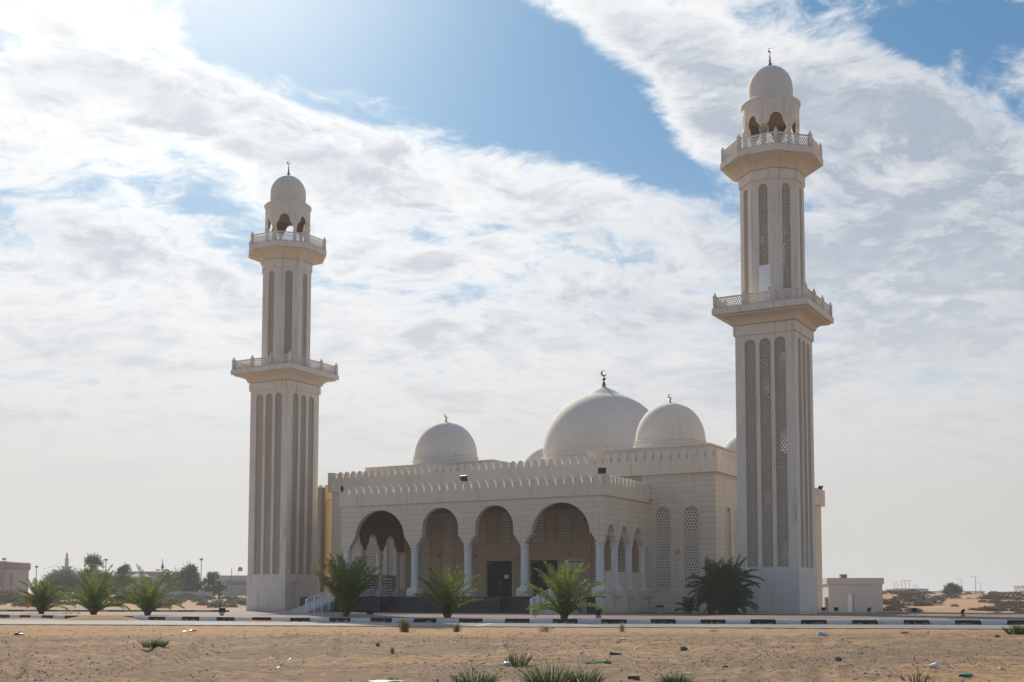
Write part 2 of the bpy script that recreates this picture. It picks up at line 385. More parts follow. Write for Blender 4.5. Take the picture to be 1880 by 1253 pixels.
# building frame: U runs along the facade, V goes inward
YAW = R(-29.51); Uv = Vector((math.cos(YAW), math.sin(YAW), 0)); Vv = Vector((-math.sin(YAW), math.cos(YAW), 0))
def W(u, v, z=0): return Uv*u+Vv*v+Vector((0, 0, z))
def arch_pts(cx, z0, half, zc, n=14, rise=None):
    """outline of an arched opening from the sill z0 up; zc = crown height"""
    rise = rise or half; zs = zc-rise
    return [(cx-half, z0)]+[(cx+half, z0)]+[(cx+half*math.cos(a), zs+rise*math.sin(a)) for a in [math.pi*i/n for i in range(n+1)]]
def ring_frame(mb, cx, z0, half, zc, wd, t0, t1, T=None, sill=True):
    mb.plate(arch_pts(cx, z0-(wd if sill else 0), half+wd, zc+wd), [arch_pts(cx, z0, half, zc)], t0, t1, T)
def lattice(wd, z0, zc, pitch, th, margin=.05):
    """pierced screen of star-cut hexagonal tiles, arched at the top; lies in the xz plane about x = 0"""
    mb = MB(); half = wd/2; Rr = pitch/math.sqrt(3); dz = Rr*1.5; row = 0; z = z0; zs = zc-half
    while z < zc+pitch*.2:
        off = (row % 2)*pitch/2; k = -int(half/pitch)-1
        while k <= int(half/pitch)+1:
            x = k*pitch+off
            ok = abs(x) < half+pitch*.35 and (z < zs or math.hypot(x, z-zs) < half+pitch*.4)
            if ok:
                o = []; h = []
                for i in range(12):
                    a = R(30*i)
                    ro = Rr*(math.cos(R(30)) if i % 2 == 0 else 1.0); a2 = a
                    o.append((x+ro*math.cos(a2), z+ro*math.sin(a2)))
                    ri = Rr*(.34 if i % 2 == 0 else .66); h.append((x+ri*math.cos(a2), z+ri*math.sin(a2)))
                vs = [(p[0], 0, p[1]) for p in o]+[(p[0], 0, p[1]) for p in h]+[(p[0], th, p[1]) for p in h]+[(p[0], th, p[1]) for p in o]
                fs = []
                for i in range(12):
                    j = (i+1) % 12
                    fs += [(i, j, 12+j, 12+i), (12+i, 12+j, 24+j, 24+i), (24+i, 24+j, 36+j, 36+i)]
                mb.add(vs, fs)
            k += 1
        z += dz; row += 1
    return mb
def crescent(r=.16, th=.03, z=0.):
    """flat crescent with thickness, open toward +x top"""
    o = [(r*math.cos(R(a)), z+r+r*math.sin(R(a))) for a in range(65, 65+310, 14)]
    i = [(r*.22*1+r*.74*math.cos(R(a)), z+r+r*.16+r*.74*math.sin(R(a))) for a in range(350, 84, -14)]
    # outer sweep then inner sweep back
    return MB().plate(o+i, [], -th/2, th/2)
def finial(parent, z, h, cr, spire=False, rz=0.):
    mb = MB(); hs = h-2*cr
    if spire: prof = [(.05, 0), (.05, .12*hs), (.11, .18*hs), (.13, .24*hs), (.10, .3*hs), (.05, .34*hs), (.075, .4*hs), (.035, .8*hs), (.012, hs)]
    else: prof = [(.22*cr/.3, 0), (.25*cr/.3, .08*hs), (.12*cr/.3, .16*hs), (.2*cr/.3, .3*hs), (.10*cr/.3, .55*hs), (.05*cr/.3, .66*hs), (.17*cr/.3, .76*hs), (.19*cr/.3, .8*hs), (.15*cr/.3, .88*hs), (.04*cr/.3, .95*hs), (.03, hs+.02)]
    mb.lathe([(r, z+q) for r, q in prof], 16)
    f = mb.build('finial', 'bronze', parent, smooth=True)
    c = crescent(cr, .05 if spire else .09, z+hs).build('crescent', 'bronze', f, rz=rz)
    return f

# ------------------------------------------------------------------ minarets
def half_arch_profile(): pass
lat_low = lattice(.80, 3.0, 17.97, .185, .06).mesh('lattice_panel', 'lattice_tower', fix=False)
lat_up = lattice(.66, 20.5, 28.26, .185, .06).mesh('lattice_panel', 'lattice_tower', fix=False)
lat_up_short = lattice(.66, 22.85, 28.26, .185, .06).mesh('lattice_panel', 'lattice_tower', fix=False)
def rail_panel_mesh(wd, h):
    mb = lattice(wd-.1, .12, h-.05, .15, .04)
    # flat-topped: rebuild rectangular
    mb = MB(); p = .15; Rr = p/math.sqrt(3); z = .10; row = 0
    while z < h-.06:
        x = -wd/2+(row % 2)*p/2+p/2
        while x < wd/2-.02:
            o = []; hh = []
            for i in range(6):
                a = R(30+60*i); o.append((x+Rr*math.cos(a), z+Rr*math.sin(a))); hh.append((x+Rr*.66*math.cos(a), z+Rr*.66*math.sin(a)))
            vs = [(q[0], 0, q[1]) for q in o+hh]+[(q[0], .04, q[1]) for q in hh+o]; fs = []
            for i in range(6):
                j = (i+1) % 6; fs += [(i, j, 6+j, 6+i), (6+i, 6+j, 12+j, 12+i), (12+i, 12+j, 18+j, 18+i)]
            mb.add(vs, fs); x += p
        z += Rr*1.5; row += 1
    mb.box(-wd/2, wd/2, -.03, .07, h-.04, h+.04).box(-wd/2, wd/2, -.03, .07, -.02, .10)
    return mb.mesh('rail_panel', 'tower_paint', fix=False)
def post_mesh(h, s=.11):
    mb = MB().box(-s, s, -s, s, 0, h)
    mb.lathe([(.05, h), (.08, h+.04), (.05, h+.08), (.07, h+.12), (.02, h+.2)], 8)
    return mb.mesh('post', 'tower_paint')
rp_low = rail_panel_mesh(1.80, .72); rp_up = rail_panel_mesh(2.24, .80)
pm_low = post_mesh(.88); pm_up = post_mesh(.95)
def minaret(loc, label, left):
    root = thing('minaret', label, 'minaret', loc, YAW, 'minarets flanking the mosque')
    # square shaft: four pierced walls, open inside
    sh = MB(); cx = (-1., 0., 1.)
    holes = [arch_pts(c, 3.0, .37, 17.92) for c in cx]
    dh = [(.1-.42, .25), (.1+.42, .25), (.1+.42, 2.3), (.1-.42, 2.3)] if left else None
    for k in range(4):
        a = k*math.pi/2; ca, sa = math.cos(a), math.sin(a)
        def T(x, z, t, ca=ca, sa=sa): return (x*ca-t*sa, x*sa+t*ca, z)
        hw = 2.0 if k % 2 == 0 else 1.7
        hs = list(holes)
        if k == 1 and left: hs.append([(-1.25, .2), (-.45, .2), (-.45, 2.35), (-1.25, 2.35)])
        sh.plate([(-hw, 0), (hw, 0), (hw, 18.9), (-hw, 18.9)], hs, -2.0, -1.7, T)
    sh.build('shaft', 'tower_paint', root)
    pl = MB()
    for k in range(4):
        a = k*math.pi/2; ca, sa = math.cos(a), math.sin(a)
        def T(x, z, t, ca=ca, sa=sa): return (x*ca-t*sa, x*sa+t*ca, z)
        hw = 2.04 if k % 2 == 0 else 2.0
        hs = [[(-1.27, .2), (-.43, .2), (-.43, 2.37), (-1.27, 2.37)]] if (k == 1 and left) else []
        pl.plate([(-hw, -.3), (hw, -.3), (hw, 2.97), (-hw, 2.97)], hs, -2.04, -2.0, T)
    pl.build('plinth', 'tower_paint', root)
    if left:
        d = MB().box(1.78, 1.84, -1.25, -.45, .2, 2.35).build('door', 'wall_plain', root)
        MB().box(1.84, 1.88, -1.0, -.92, 1.1, 1.16).build('handle', 'steel_grey', d)
    for k in range(4):
        a = k*math.pi/2
        for c in cx:
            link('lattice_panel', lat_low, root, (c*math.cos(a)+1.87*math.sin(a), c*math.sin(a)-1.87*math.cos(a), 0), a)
    # stair core
    st = MB().lathe([(.35, 0), (.35, 30.2)], 12)
    for i in range(0, 250):
        a = i*.30; z = .1+i*.118
        if z > 29.6: break
        rr = 1.62 if z < 18.5 else 1.62
        st.add([(.3*math.cos(a-.17), .3*math.sin(a-.17), z), (rr*math.cos(a-.17), rr*math.sin(a-.17), z), (rr*math.cos(a+.17), rr*math.sin(a+.17), z), (.3*math.cos(a+.17), .3*math.sin(a+.17), z),
                (.3*math.cos(a-.17), .3*math.sin(a-.17), z+.16), (rr*math.cos(a-.17), rr*math.sin(a-.17), z+.16), (rr*math.cos(a+.17), rr*math.sin(a+.17), z+.16), (.3*math.cos(a+.17), .3*math.sin(a+.17), z+.16)],
               [(3, 2, 1, 0), (4, 5, 6, 7), (0, 1, 5, 4), (1, 2, 6, 5), (2, 3, 7, 6), (3, 0, 4, 7)])
    st.build('spiral_stair', 'concrete', root)
    q = math.pi/4
    MB().ngon([(1.68, 18.3), (2.1, 18.23), (2.1, 18.86), (2.03, 18.88), (2.03, 18.95), (1.7, 18.96)], 4, q).build('collar', 'tower_paint', root)
    cav = [(2.0, 18.90), (2.16, 18.93)]+[(2.20+.70*(1-math.cos(R(a))), 18.95+.48*math.sin(R(a))) for a in range(0, 91, 10)]+[(2.98, 19.46), (2.98, 19.56), (1.9, 19.57)]
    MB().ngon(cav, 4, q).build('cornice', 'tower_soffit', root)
    MB().ngon([(1.6, 19.57), (3.178, 19.575), (3.178, 19.967), (1.6, 19.968)], 4, q).build('balcony_slab', 'tower_paint', root)
    for k in range(4):
        a = k*math.pi/2; ca, sa = math.cos(a), math.sin(a)
        for i in range(3):
            x = -3.0+2.0*i
            link('post', pm_low, root, (x*ca+3.0*sa, x*sa-3.0*ca, 19.965), a)
            x += 1.0; link('rail_panel', rp_low, root, (x*ca+3.0*sa, x*sa-3.0*ca, 19.97), a)
    # octagonal shaft
    ap = 1.95; s8 = 2*ap*math.tan(math.pi/8); us = MB()
    for k in range(8):
        a = k*math.pi/4; ca, sa = math.cos(a), math.sin(a)
        def T(x, z, t, ca=ca, sa=sa): return (x*ca-t*sa, x*sa+t*ca, z)
        short = (k == 0 and not left)
        us.plate([(-s8/2, 19.96), (s8/2, 19.96), (s8/2, 29.3), (-s8/2, 29.3)], [arch_pts(0, 22.8 if short else 20.45, .30, 28.22)], -ap, -ap+.2, T)
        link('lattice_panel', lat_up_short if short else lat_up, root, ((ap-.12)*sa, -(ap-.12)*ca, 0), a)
    us.build('upper_shaft', 'tower_paint', root)
    if not left:
        d = MB().box(-.33, .45, -ap-.05, -ap-.003, 20.0, 22.75).build('door', 'white_metal', root)
        MB().box(.30, .36, -ap-.08, -ap-.05, 21.1, 21.25).build('handle', 'steel_grey', d)
    e = math.pi/8
    MB().ngon([(1.80, 28.55), (2.03, 28.50), (2.03, 29.12), (1.98, 29.14), (1.98, 29.19), (1.8, 29.195)], 8, e).build('collar', 'tower_paint', root)
    cav = [(1.9, 29.18), (2.10, 29.2)]+[(2.10+.78*(1-math.cos(R(a))), 29.2+.62*math.sin(R(a))) for a in range(0, 91, 10)]+[(2.98, 29.83), (2.98, 29.91), (1.8, 29.92)]
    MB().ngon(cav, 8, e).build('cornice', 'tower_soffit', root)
    MB().ngon([(.2, 29.92), (3.15, 29.925), (3.15, 30.33), (.2, 30.335)], 8, e).build('balcony_slab', 'tower_paint', root)
    ap2 = 2.98
    for k in range(8):
        a = k*math.pi/4; x = ap2*math.tan(math.pi/8)
        link('rail_panel', rp_up, root, (ap2*math.sin(a), -ap2*math.cos(a), 30.335), a)
        link('post', pm_up, root, ((x*math.cos(a)+ap2*math.sin(a)), (x*math.sin(a)-ap2*math.cos(a)), 30.33), a+math.pi/8)
    # lantern drum: arcade of six stepped arches on colonnettes
    dr = MB(); n = 192; ro, ri = 1.88, 1.62
    def bot(th):
        d = abs(((th+30) % 60)-30)*math.pi/180*ro          # distance from arch centre along the drum
        h = .52
        if d < h: return 32.62+.52*math.sqrt(max(0, 1-(d/h)**2))
        if d < h+.10: return 32.52
        if d < h+.20: return 32.42
        if d < h+.28: return 32.32
        return 32.24
    vs = []; fs = []
    for i in range(n):
        th = 360*i/n; a = R(th); b = bot(th+.01)
        vs += [(ro*math.cos(a), ro*math.sin(a), b), (ro*math.cos(a), ro*math.sin(a), 34.0), (ri*math.cos(a), ri*math.sin(a), 34.0), (ri*math.cos(a), ri*math.sin(a), b)]
    for i in range(n):
        j = (i+1) % n
        for k in range(4): fs.append((i*4+k, i*4+(k+1) % 4, j*4+(k+1) % 4, j*4+k))
    dr.add(vs, fs)
    lan = dr.build('lantern_drum', 'tower_paint', root)
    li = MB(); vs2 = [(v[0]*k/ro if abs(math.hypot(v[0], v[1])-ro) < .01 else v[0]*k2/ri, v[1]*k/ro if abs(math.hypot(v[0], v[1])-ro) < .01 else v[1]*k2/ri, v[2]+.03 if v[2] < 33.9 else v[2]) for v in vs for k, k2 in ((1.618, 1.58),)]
    li.add(vs2, fs); li.lathe([(.01, 33.25), (1.60, 33.25), (1.60, 33.4), (.01, 33.4)], 32); li.build('inner_skin', 'drum_inner_brown', lan)  # dark brown inner skin and ceiling of the drum
    for k in range(6):
        a = R(30+60*k); MB().obox((ro*math.cos(a), ro*math.sin(a), 33.05), (-math.sin(a), math.cos(a), 0), (math.cos(a), math.sin(a), 0), (0, 0, 1), .035, .02, .42).build('rib', 'tower_soffit', lan)
    for k in range(6):
        a = R(30+60*k); rm = 1.74
        MB().lathe([(.2, 30.33), (.2, 30.5), (.15, 30.55), (.145, 32.0), (.2, 32.12), (.2, 32.25)], 14, rm*math.cos(a), rm*math.sin(a)).build('colonnette', 'tower_paint', root, smooth=True)
    dm = MB().lathe([(1.85, 33.98), (1.96, 34.02), (1.99, 34.12), (1.95, 34.2), (1.62, 34.42), (1.5, 34.44)]+[(1.485, 34.5), (1.49, 34.9), (1.485, 35.3)]+
                    [(1.485*math.cos(R(a)), 35.3+1.60*math.sin(R(a))) for a in range(8, 90, 8)]+[(.01, 36.92)], 64).build('dome', 'dome_paint', root, smooth=True)
    finial(dm, 36.86, 1.36, .15, True, rz=-YAW+R(8))
    return root
RL, LL = (17.424, 79.661, 0), (-19.072, 100.849, 0)
mR = minaret(RL, 'nearer minaret on the right with a small white door above its lower balcony', False)
mL = minaret(LL, 'farther white minaret on the left of the mosque beside the yellow wall', True)
def loudspeaker(root, th, z, label, s=1., r0=1.74):
    a = R(th); c, s_ = math.cos(a), math.sin(a)
    p = Matrix.Translation(root.location) @ Matrix.Rotation(YAW, 4, 'Z') @ Vector((r0*c, r0*s_, z))
    ls = thing('loudspeaker', label, 'loudspeaker', p, YAW+a, 'horn loudspeakers on the minaret balconies')
    def rx(mb): mb.v = [(q[2], q[1], -q[0]) for q in mb.v]; return mb
    rx(MB().lathe([(.07*s, -.25*s), (.08*s, 0), (.14*s, .16*s), (.29*s, .33*s), (.30*s, .35*s), (.27*s, .33*s), (.12*s, .16*s), (.05*s, .1*s)], 24)).build('horn', 'horn_cream', ls, smooth=True)
    rx(MB().lathe([(.02*s, .02), (.07*s, .12*s), (.075*s, .22*s), (.03*s, .27*s), (.005, .28*s)], 12)).build('driver', 'horn_cream', ls, smooth=True)
    MB().box(-.15*s, -.09*s, -.04, .04, -.55*s, .02).build('bracket', 'steel_grey', ls)
loudspeaker(mR, -84, 31.75, 'large round horn loudspeaker in the left arch of the right minaret lantern', 1.15, 1.95)
loudspeaker(mL, -80, 31.6, 'small horn loudspeaker in the left arch of the left minaret lantern', .8, 1.9)
loudspeaker(mL, 2, 31.6, 'horn loudspeaker in the right arch of the left minaret lantern', .95, 1.5)

# ------------------------------------------------------------------ mosque
UC, VC = -45.1, 80.6
MO = thing('mosque', 'cream desert mosque with arcaded porch, crenellated parapets and five white domes', 'mosque', W(UC, VC), YAW)
def crenel(a0, a1, zb, zt, pitch=.66, mh=.70):
    """parapet outline with pointed finger merlons between a0 and a1"""
    n = max(1, round((a1-a0-.5)/pitch)); p = (a1-a0-.5)/n; base = zt-mh
    pts = [(a0, zb), (a1, zb), (a1, zt-.02)]
    g = .10
    x = a1-.25
    pts.append((x+p*.02, zt-.02))
    for i in range(n):
        xr = x-i*p
        # gap at xr, merlon between xr-g and xr-p+g
        pts += [(xr+g*1.3, zt-.20), (xr+g*.9, base+.24), (xr, base), (xr-g*.9, base+.24), (xr-g*1.3, zt-.20)]
        if i < n-1: pts += [(xr-p*.38, zt-.05), (xr-p*.5, zt), (xr-p*.62, zt-.05)]
    pts += [(xr-p*.4, zt-.05), (a0, zt-.02)]
    return pts
TF = lambda a, b, t: (a, t, b)
TS = lambda a, b, t: (t, a, b)
H = 10.2
# local extents
ML, MR = -17.85, 15.85      # main block walls
VB = 27.3
wins_f = [(-13.75, .55), (-11.6, .55), (11.9, .55), (14.05, .55)]
wins_c_t = [(-8.6, .56), (-6.4, .56), (6.75, .56), (8.9, .56)]
wins_c_s = [(-3.42, .60), (-1.22, .60), (1.67, .60), (3.86, .60)]
doors = [(-1.62, .0), (2.3, 0)]
def rect(a0, a1, b0, b1): return [(a0, b0), (a1, b0), (a1, b1), (a0, b1)]
fw = MB(); fw2 = MB()
fw.plate(rect(ML, -10.4, -.3, H), [arch_pts(c, 1.8, h, 7.55) for c, h in wins_f[:2]], 0, .35)
fw2.plate(rect(10.3, MR, -.3, H), [arch_pts(c, 1.8, h, 7.55) for c, h in wins_f[2:]], 0, .35)
fw.build('front_wall', 'wall_clad', MO); fw2.build('front_wall', 'wall_clad', MO)
cw = MB().plate(rect(-10.4, 10.3, -.3, H), [arch_pts(c, 1.8, h, 7.45) for c, h in wins_c_t]+[arch_pts(c, 5.25, h, 7.5) for c, h in wins_c_s]+[rect(-2.72, -.45, 1.12, 3.9), rect(1.15, 3.45, 1.12, 3.9)], 0, .35)
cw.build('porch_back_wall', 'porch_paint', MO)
sw = MB()
sidew = [2.55, 4.6, 9.2, 11.3, 18.2, 20.3, 24.6]
sw.plate(rect(.35, VB, -.3, H), [arch_pts(c, 1.8, .5, 7.55) for c in sidew], MR-.35, MR, TS)
sw.plate(rect(.35, VB, -.3, H), [], ML, ML+.35, TS)
sw.plate(rect(ML+.35, MR-.35, -.3, H), [], VB-.35, VB, TF)
sw.build('side_wall', 'wall_clad', MO)
MB().box(ML+.3, MR-.3, .3, VB-.3, 10.0, 10.15).build('roof', 'roof_grey', MO)
pp = MB()
pp.plate(crenel(ML-.25, MR+.25, 9.88, 11.55), [], -.25, .05)
pp.plate(crenel(.05, 14.5, 9.88, 11.55), [], MR-.05, MR+.25, TS)
pp.plate(crenel(.05, 14.5, 9.88, 11.55), [], ML-.25, ML+.05, TS)
pp.plate(crenel(14.5, VB+.25, 9.35, 10.8), [], MR+.0, MR+.3, TS)
pp.plate(crenel(14.5, VB+.25, 9.35, 10.8), [], ML-.3, ML, TS)
pp.build('parapet', 'wall_plain', MO)
LATS = {}
def window(c, half, z0, zc, T, rot, band=True, mt='frame_paint'):
    """framed screen window: frame > lattice, glass, spandrel"""
    mb = MB(); ring_frame(mb, c, z0, half-.02, zc-.02, .13, -.05, .11, T)
    fr = mb.build('window', mt, MO)
    key = (half, z0, zc)
    if key not in LATS: LATS[key] = lattice(half*2-.04, z0, zc-.03, .235, .05).mesh('lattice', 'lattice_grc', fix=False)
    p = T(c, 0, .09); l = link('lattice', LATS[key], fr, p, rot)
    MB().plate(arch_pts(c, z0, half+.02, zc), [], .28, .30, T).build('pane', 'pane_dusty', fr)
    if band: MB().plate(rect(c-half-.02, c+half+.02, 4.75, 5.8), [], .17, .22, T).build('spandrel', 'spandrel', fr)
for c, h in wins_f: window(c, h, 1.8, 7.55, TF, 0)
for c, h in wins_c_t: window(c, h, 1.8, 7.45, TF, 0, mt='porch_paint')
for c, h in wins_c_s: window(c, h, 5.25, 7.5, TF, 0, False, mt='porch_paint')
TR = lambda a, b, t: (MR-t, a, b)
for c in sidew: window(c, .5, 1.8, 7.55, TR, math.pi/2)
for c0, c1 in ((-2.72, -.45), (1.15, 3.45)):
    mb = MB().plate([(c0-.5, 1.1), (c0, 1.1), (c0, 3.9), (c1, 3.9), (c1, 1.1), (c1+.5, 1.1), (c1+.5, 4.35), (c0-.5, 4.35)], [], -.08, .05)
    mb.plate([(c0-.28, 1.1), (c0, 1.1), (c0, 3.9), (c1, 3.9), (c1, 1.1), (c1+.28, 1.1), (c1+.28, 4.15), (c0-.28, 4.15)], [], -.13, -.082)
    fr = mb.build('door_frame', 'porch_paint', MO)
    m = (c0+c1)/2
    for a, b in ((c0, m-.01), (m+.01, c1)):
        d = MB().box(a+.01, b-.01, .18, .24, 1.12, 3.88).box(a+.12, b-.12, .155, .18, 1.3, 2.3).box(a+.12, b-.12, .155, .18, 2.45, 3.7).build('door', 'dark_door', MO)
        MB().tube([(m+(-.1 if a == c0 else .1), .12, 2.0), (m+(-.1 if a == c0 else .1), .12, 2.4)], .02).build('handle', 'steel_grey', d)
    if c0 < 0: tag(MB().box(c0+1.45, c0+1.85, .13, .15, 2.55, 2.85).build('notice', 'paper', None, W(UC, VC), YAW), 'small white paper notice taped to the dark left entrance door', 'notice')
    MB().box(c0+.1, c0+.4, .10, .18, 3.72, 3.80).build('door_closer', 'louver', MO)
# porch -------------------------------------------------------------
VP = -7.65                    # front plane of the porch (local)
PL, PR = -10.95, 10.78
cols = [-10.5, -4.4, .12, 4.7, 10.42]
archs = [(-7.45, 2.22), (-2.12, 1.54), (2.36, 1.54), (7.55, 2.22)]
def stepped(archs, a0, a1, ztop, zcap, zsp, crown, st, rise=None):
    """wall outline whose lower edge is a run of arches on corbel steps"""
    pts = [(a0, ztop), (a0, zcap)]
    for c, h in archs:
        ws = [h+st[2], h+st[1], h+st[0], h]; zs = [zcap, zcap+(zsp-zcap)*.33, zcap+(zsp-zcap)*.66, zsp]
        pts.append((c-ws[0], zs[0]))
        for i in range(1, 4): pts += [(c-ws[i-1], zs[i]), (c-ws[i], zs[i])]
        rs = crown-max(zsp, crown-h*1.0) if rise is None else rise
        zz = crown-rs
        pts += [(c-h*math.cos(math.pi*i/24), zz+rs*math.sin(math.pi*i/24)) for i in range(0, 25)]
        for i in range(3, 0, -1): pts += [(c+ws[i], zs[i]), (c+ws[i-1], zs[i])]
        pts.append((c+ws[0], zs[0]))
    pts += [(a1, zcap), (a1, ztop)]
    out = []
    for p in pts:
        if not out or (abs(p[0]-out[-1][0])+abs(p[1]-out[-1][1])) > 1e-4: out.append(p)
    return out
ap = MB().plate(stepped(archs, PL, PR, 8.0, 4.72, 5.38, 7.5, (.17, .33, .48)), [], VP, VP+.45)
ap.build('arcade_wall', 'wall_clad', MO)
# corbel undersides in warm plaster, set just inside the steps
scols = [-7.42+2.02, -7.42+4.35, -7.42+6.7]
sarch = [(-6.42, .52), (-4.24, .52), (-1.92, .52)]
for sgn, x0, x1 in ((1, PR-.45, PR), (-1, PL, PL+.45)):
    mb = MB().plate(stepped(sarch, VP+.45, 0, 8.0, 4.72, 5.25, 5.95, (.15, .28, .38)), [], x0, x1, TS)
    mb.build('side_arcade_wall', 'wall_clad', MO)
MB().plate(stepped(sarch, VP+.46, -.01, 7.67, 4.74, 5.25, 5.95, (.15, .28, .38)), [], PL+.452, PL+.47, TS).build('inner_shade_sheet', 'porch_shade', MO)  # added sheet over the left inner face, its deep shade painted in
def column(x, y, zb, base=True, r=.27):
    mb = MB().lathe([(r+.06, 1.75), (r+.06, 1.82), (r+.02, 1.86), (r+.01, 1.9), (r, 4.40), (r+.035, 4.43), (r+.035, 4.49), (r+.01, 4.52), (r+.02, 4.58), (r+.07, 4.64), (r+.07, 4.72)], 28, x, y)
    c = mb.build('column', 'column_paint', MO, smooth=True)
    b = MB().box(x-.44, x+.44, y-.44, y+.44, 1.16, 1.62).build('base', 'column_paint', c)
    q = MB(); q.ngon([(.44, 1.62), (.38, 1.70), (.36, 1.755)], 4, math.pi/4); q.v = [(v[0]+x, v[1]+y, v[2]) for v in q.v]; q.build('base_cap', 'column_paint', c)
    MB().box(x-.30, x+.30, y-.462, y-.44, 1.24, 1.54).build('base_panel', 'column_paint', c)
for x in cols: column(x, VP+.23, 1.1)
for x in (PL+.23, PR-.23):
    for y in scols: column(x, y, 1.1, r=.24)
# infill walls between side columns
inf = MB()
for x0, x1 in ((PR-.33, PR-.13), ):
    inf.box(x0, x1, VP+.8, 0, -.3, 2.82)
inf.build('infill_wall', 'wall_plain', MO)
bs = MB()
for y in [VP+.23]+scols: bs.box(PR-.5, PR+.06, y-.42 if y > VP+.3 else VP-.2, y+.42, -.3, 1.15)
bs.box(PR-.5, PR-.02, VP-.2, 0, -.3, .32)
for a, b in ((VP+.65, scols[0]-.42), (scols[0]+.42, scols[1]-.42), (scols[1]+.42, scols[2]-.42)): bs.box(PR-.2, PR-.04, a+.25, b-.15, .32, .98)
bs.build('side_plinth', 'wall_plain', MO)
# left side: low walls holding louvred grilles
lw = MB()
for a, b in ((VP+.7, scols[0]-.3), (scols[0]+.3, scols[1]-.3), (scols[1]+.3, scols[2]-.3)):
    lw.plate(rect(a-.3, b+.3, 1.1, 2.85), [rect(a+.1, b-.1, 1.12, 2.6)], PL+.1, PL+.35, TS)
lw.build('low_wall', 'porch_paint', MO)
for a, b in ((VP+.7, scols[0]-.3), (scols[0]+.3, scols[1]-.3), (scols[1]+.3, scols[2]-.3)):
    g = MB(); z = 1.2
    while z < 2.55: g.obox((PL+.22, (a+b)/2, z), (0, 1, 0), (.7, 0, .7), (-.7, 0, .7), (b-a)/2-.12, .07, .012); z += .2
    g.box(PL+.2, PL+.26, a+.1, a+.16, 1.12, 2.6).box(PL+.2, PL+.26, b-.16, b-.1, 1.12, 2.6)
    g.build('louvre_grille', 'louver', MO)
MB().box(PL+.45, PR-.45, VP+.45, 0, 7.68, 7.8).build('porch_ceiling', 'porch_shade', MO)
MB().plate([(PL+.45, 7.45), (PR-.45, 7.45), (PR-.45, 7.68), (PL+.45, 7.68)], [], -.25, -.002).build('ceiling_beam', 'porch_paint', MO)
pa = MB()
pa.plate(crenel(PL-.1, PR+.12, 7.88, 9.3), [], VP-.12, VP+.15)
pa.plate(crenel(VP+.15, -.02, 7.88, 9.3), [], PR-.15, PR+.12, TS)
pa.plate(crenel(VP+.15, -.02, 7.88, 9.3), [], PL-.1, PL+.17, TS)
pa.build('porch_parapet', 'wall_plain', MO)
MB().box(PL+.17, PR-.15, VP+.15, 0, 8.0, 8.15).build('porch_roof', 'roof_grey', MO)
MB().box(PR+.12, PR+.5, -.35, .0, 8.13, 8.25).build('ledge', 'wall_plain', MO)
# platform, steps, cheek blocks
st = MB().box(-14.6, PR-.5, VP-.25, 0, -.3, 1.12).build('platform', 'black_stone', MO)
spn = MB()
spans = [(-9.2, -7.0), (-5.9, -4.35), (-3.4, -1.4), (-.5, 1.9), (2.9, 6.1)]
for k in range(6): spn.box(-9.5, 6.9, VP-.25-.30*(6-k), VP-.25-.30*(5-k)-.004, -.3, 1.12-.18*(6-k)+.0)
spn.build('steps', 'black_stone', MO)
for x in (-9.9, -6.9, -1.35, 3.0): MB().box(x, x+1.05, VP-2.08, VP-.252, -.3, 1.05).build('cheek_block', 'black_stone', MO)
rm = MB()
for x0 in (-12.6-1.4+3.0-.0, 6.45):
    pass
def ramp(x0, x1, y0):
    rm = MB(); rm.add([(x0, y0, 0), (x1, y0, 0), (x1, VP-.255, 1.10), (x0, VP-.255, 1.10), (x0, y0, -.3), (x1, y0, -.3), (x1, VP-.255, -.3), (x0, VP-.255, -.3)],
                      [(0, 1, 2, 3), (4, 7, 6, 5), (0, 4, 5, 1), (1, 5, 6, 2), (2, 6, 7, 3), (3, 7, 4, 0)])
    rm.build('ramp', 'concrete', MO)
ramp(7.92, 9.7, -12.2); ramp(-12.4, -10.46, -12.2)
def handrail(x, y0, y1, label, z1=1.1):
    r = thing('handrail', label, 'railing', W(UC+x, VC+y0, 0), YAW, 'white ramp railings')
    L = y1-y0; sl = z1/L; hh = .95
    MB().tube([(0, 0, .95), (0, L, .95+z1)], .042).build('top_rail', 'white_metal', r)
    MB().tube([(0, 0, .16), (0, L, .16+z1)], .032).build('bottom_rail', 'white_metal', r)
    n = round(L/.8)
    for i in range(n+1):
        y = L*i/n; s = .06 if i == 0 else .045
        MB().box(-s, s, y-s, y+s, max(-.02, y*sl-.5), .95+y*sl).build('post', 'white_metal', r)
    b = MB(); m = round(L/.16)
    for i in range(m):
        y = (i+.5)*L/m; b.box(-.018, .018, y-.018, y+.018, .16+y*sl, .95+y*sl)
    b.build('balusters', 'white_metal', r)
handrail(7.85, -12.3, VP-.3, 'white handrail on the ramp right of the steps, behind a palm')
handrail(-10.4, -12.3, VP-.3, 'white handrail on the ramp beside the left minaret')
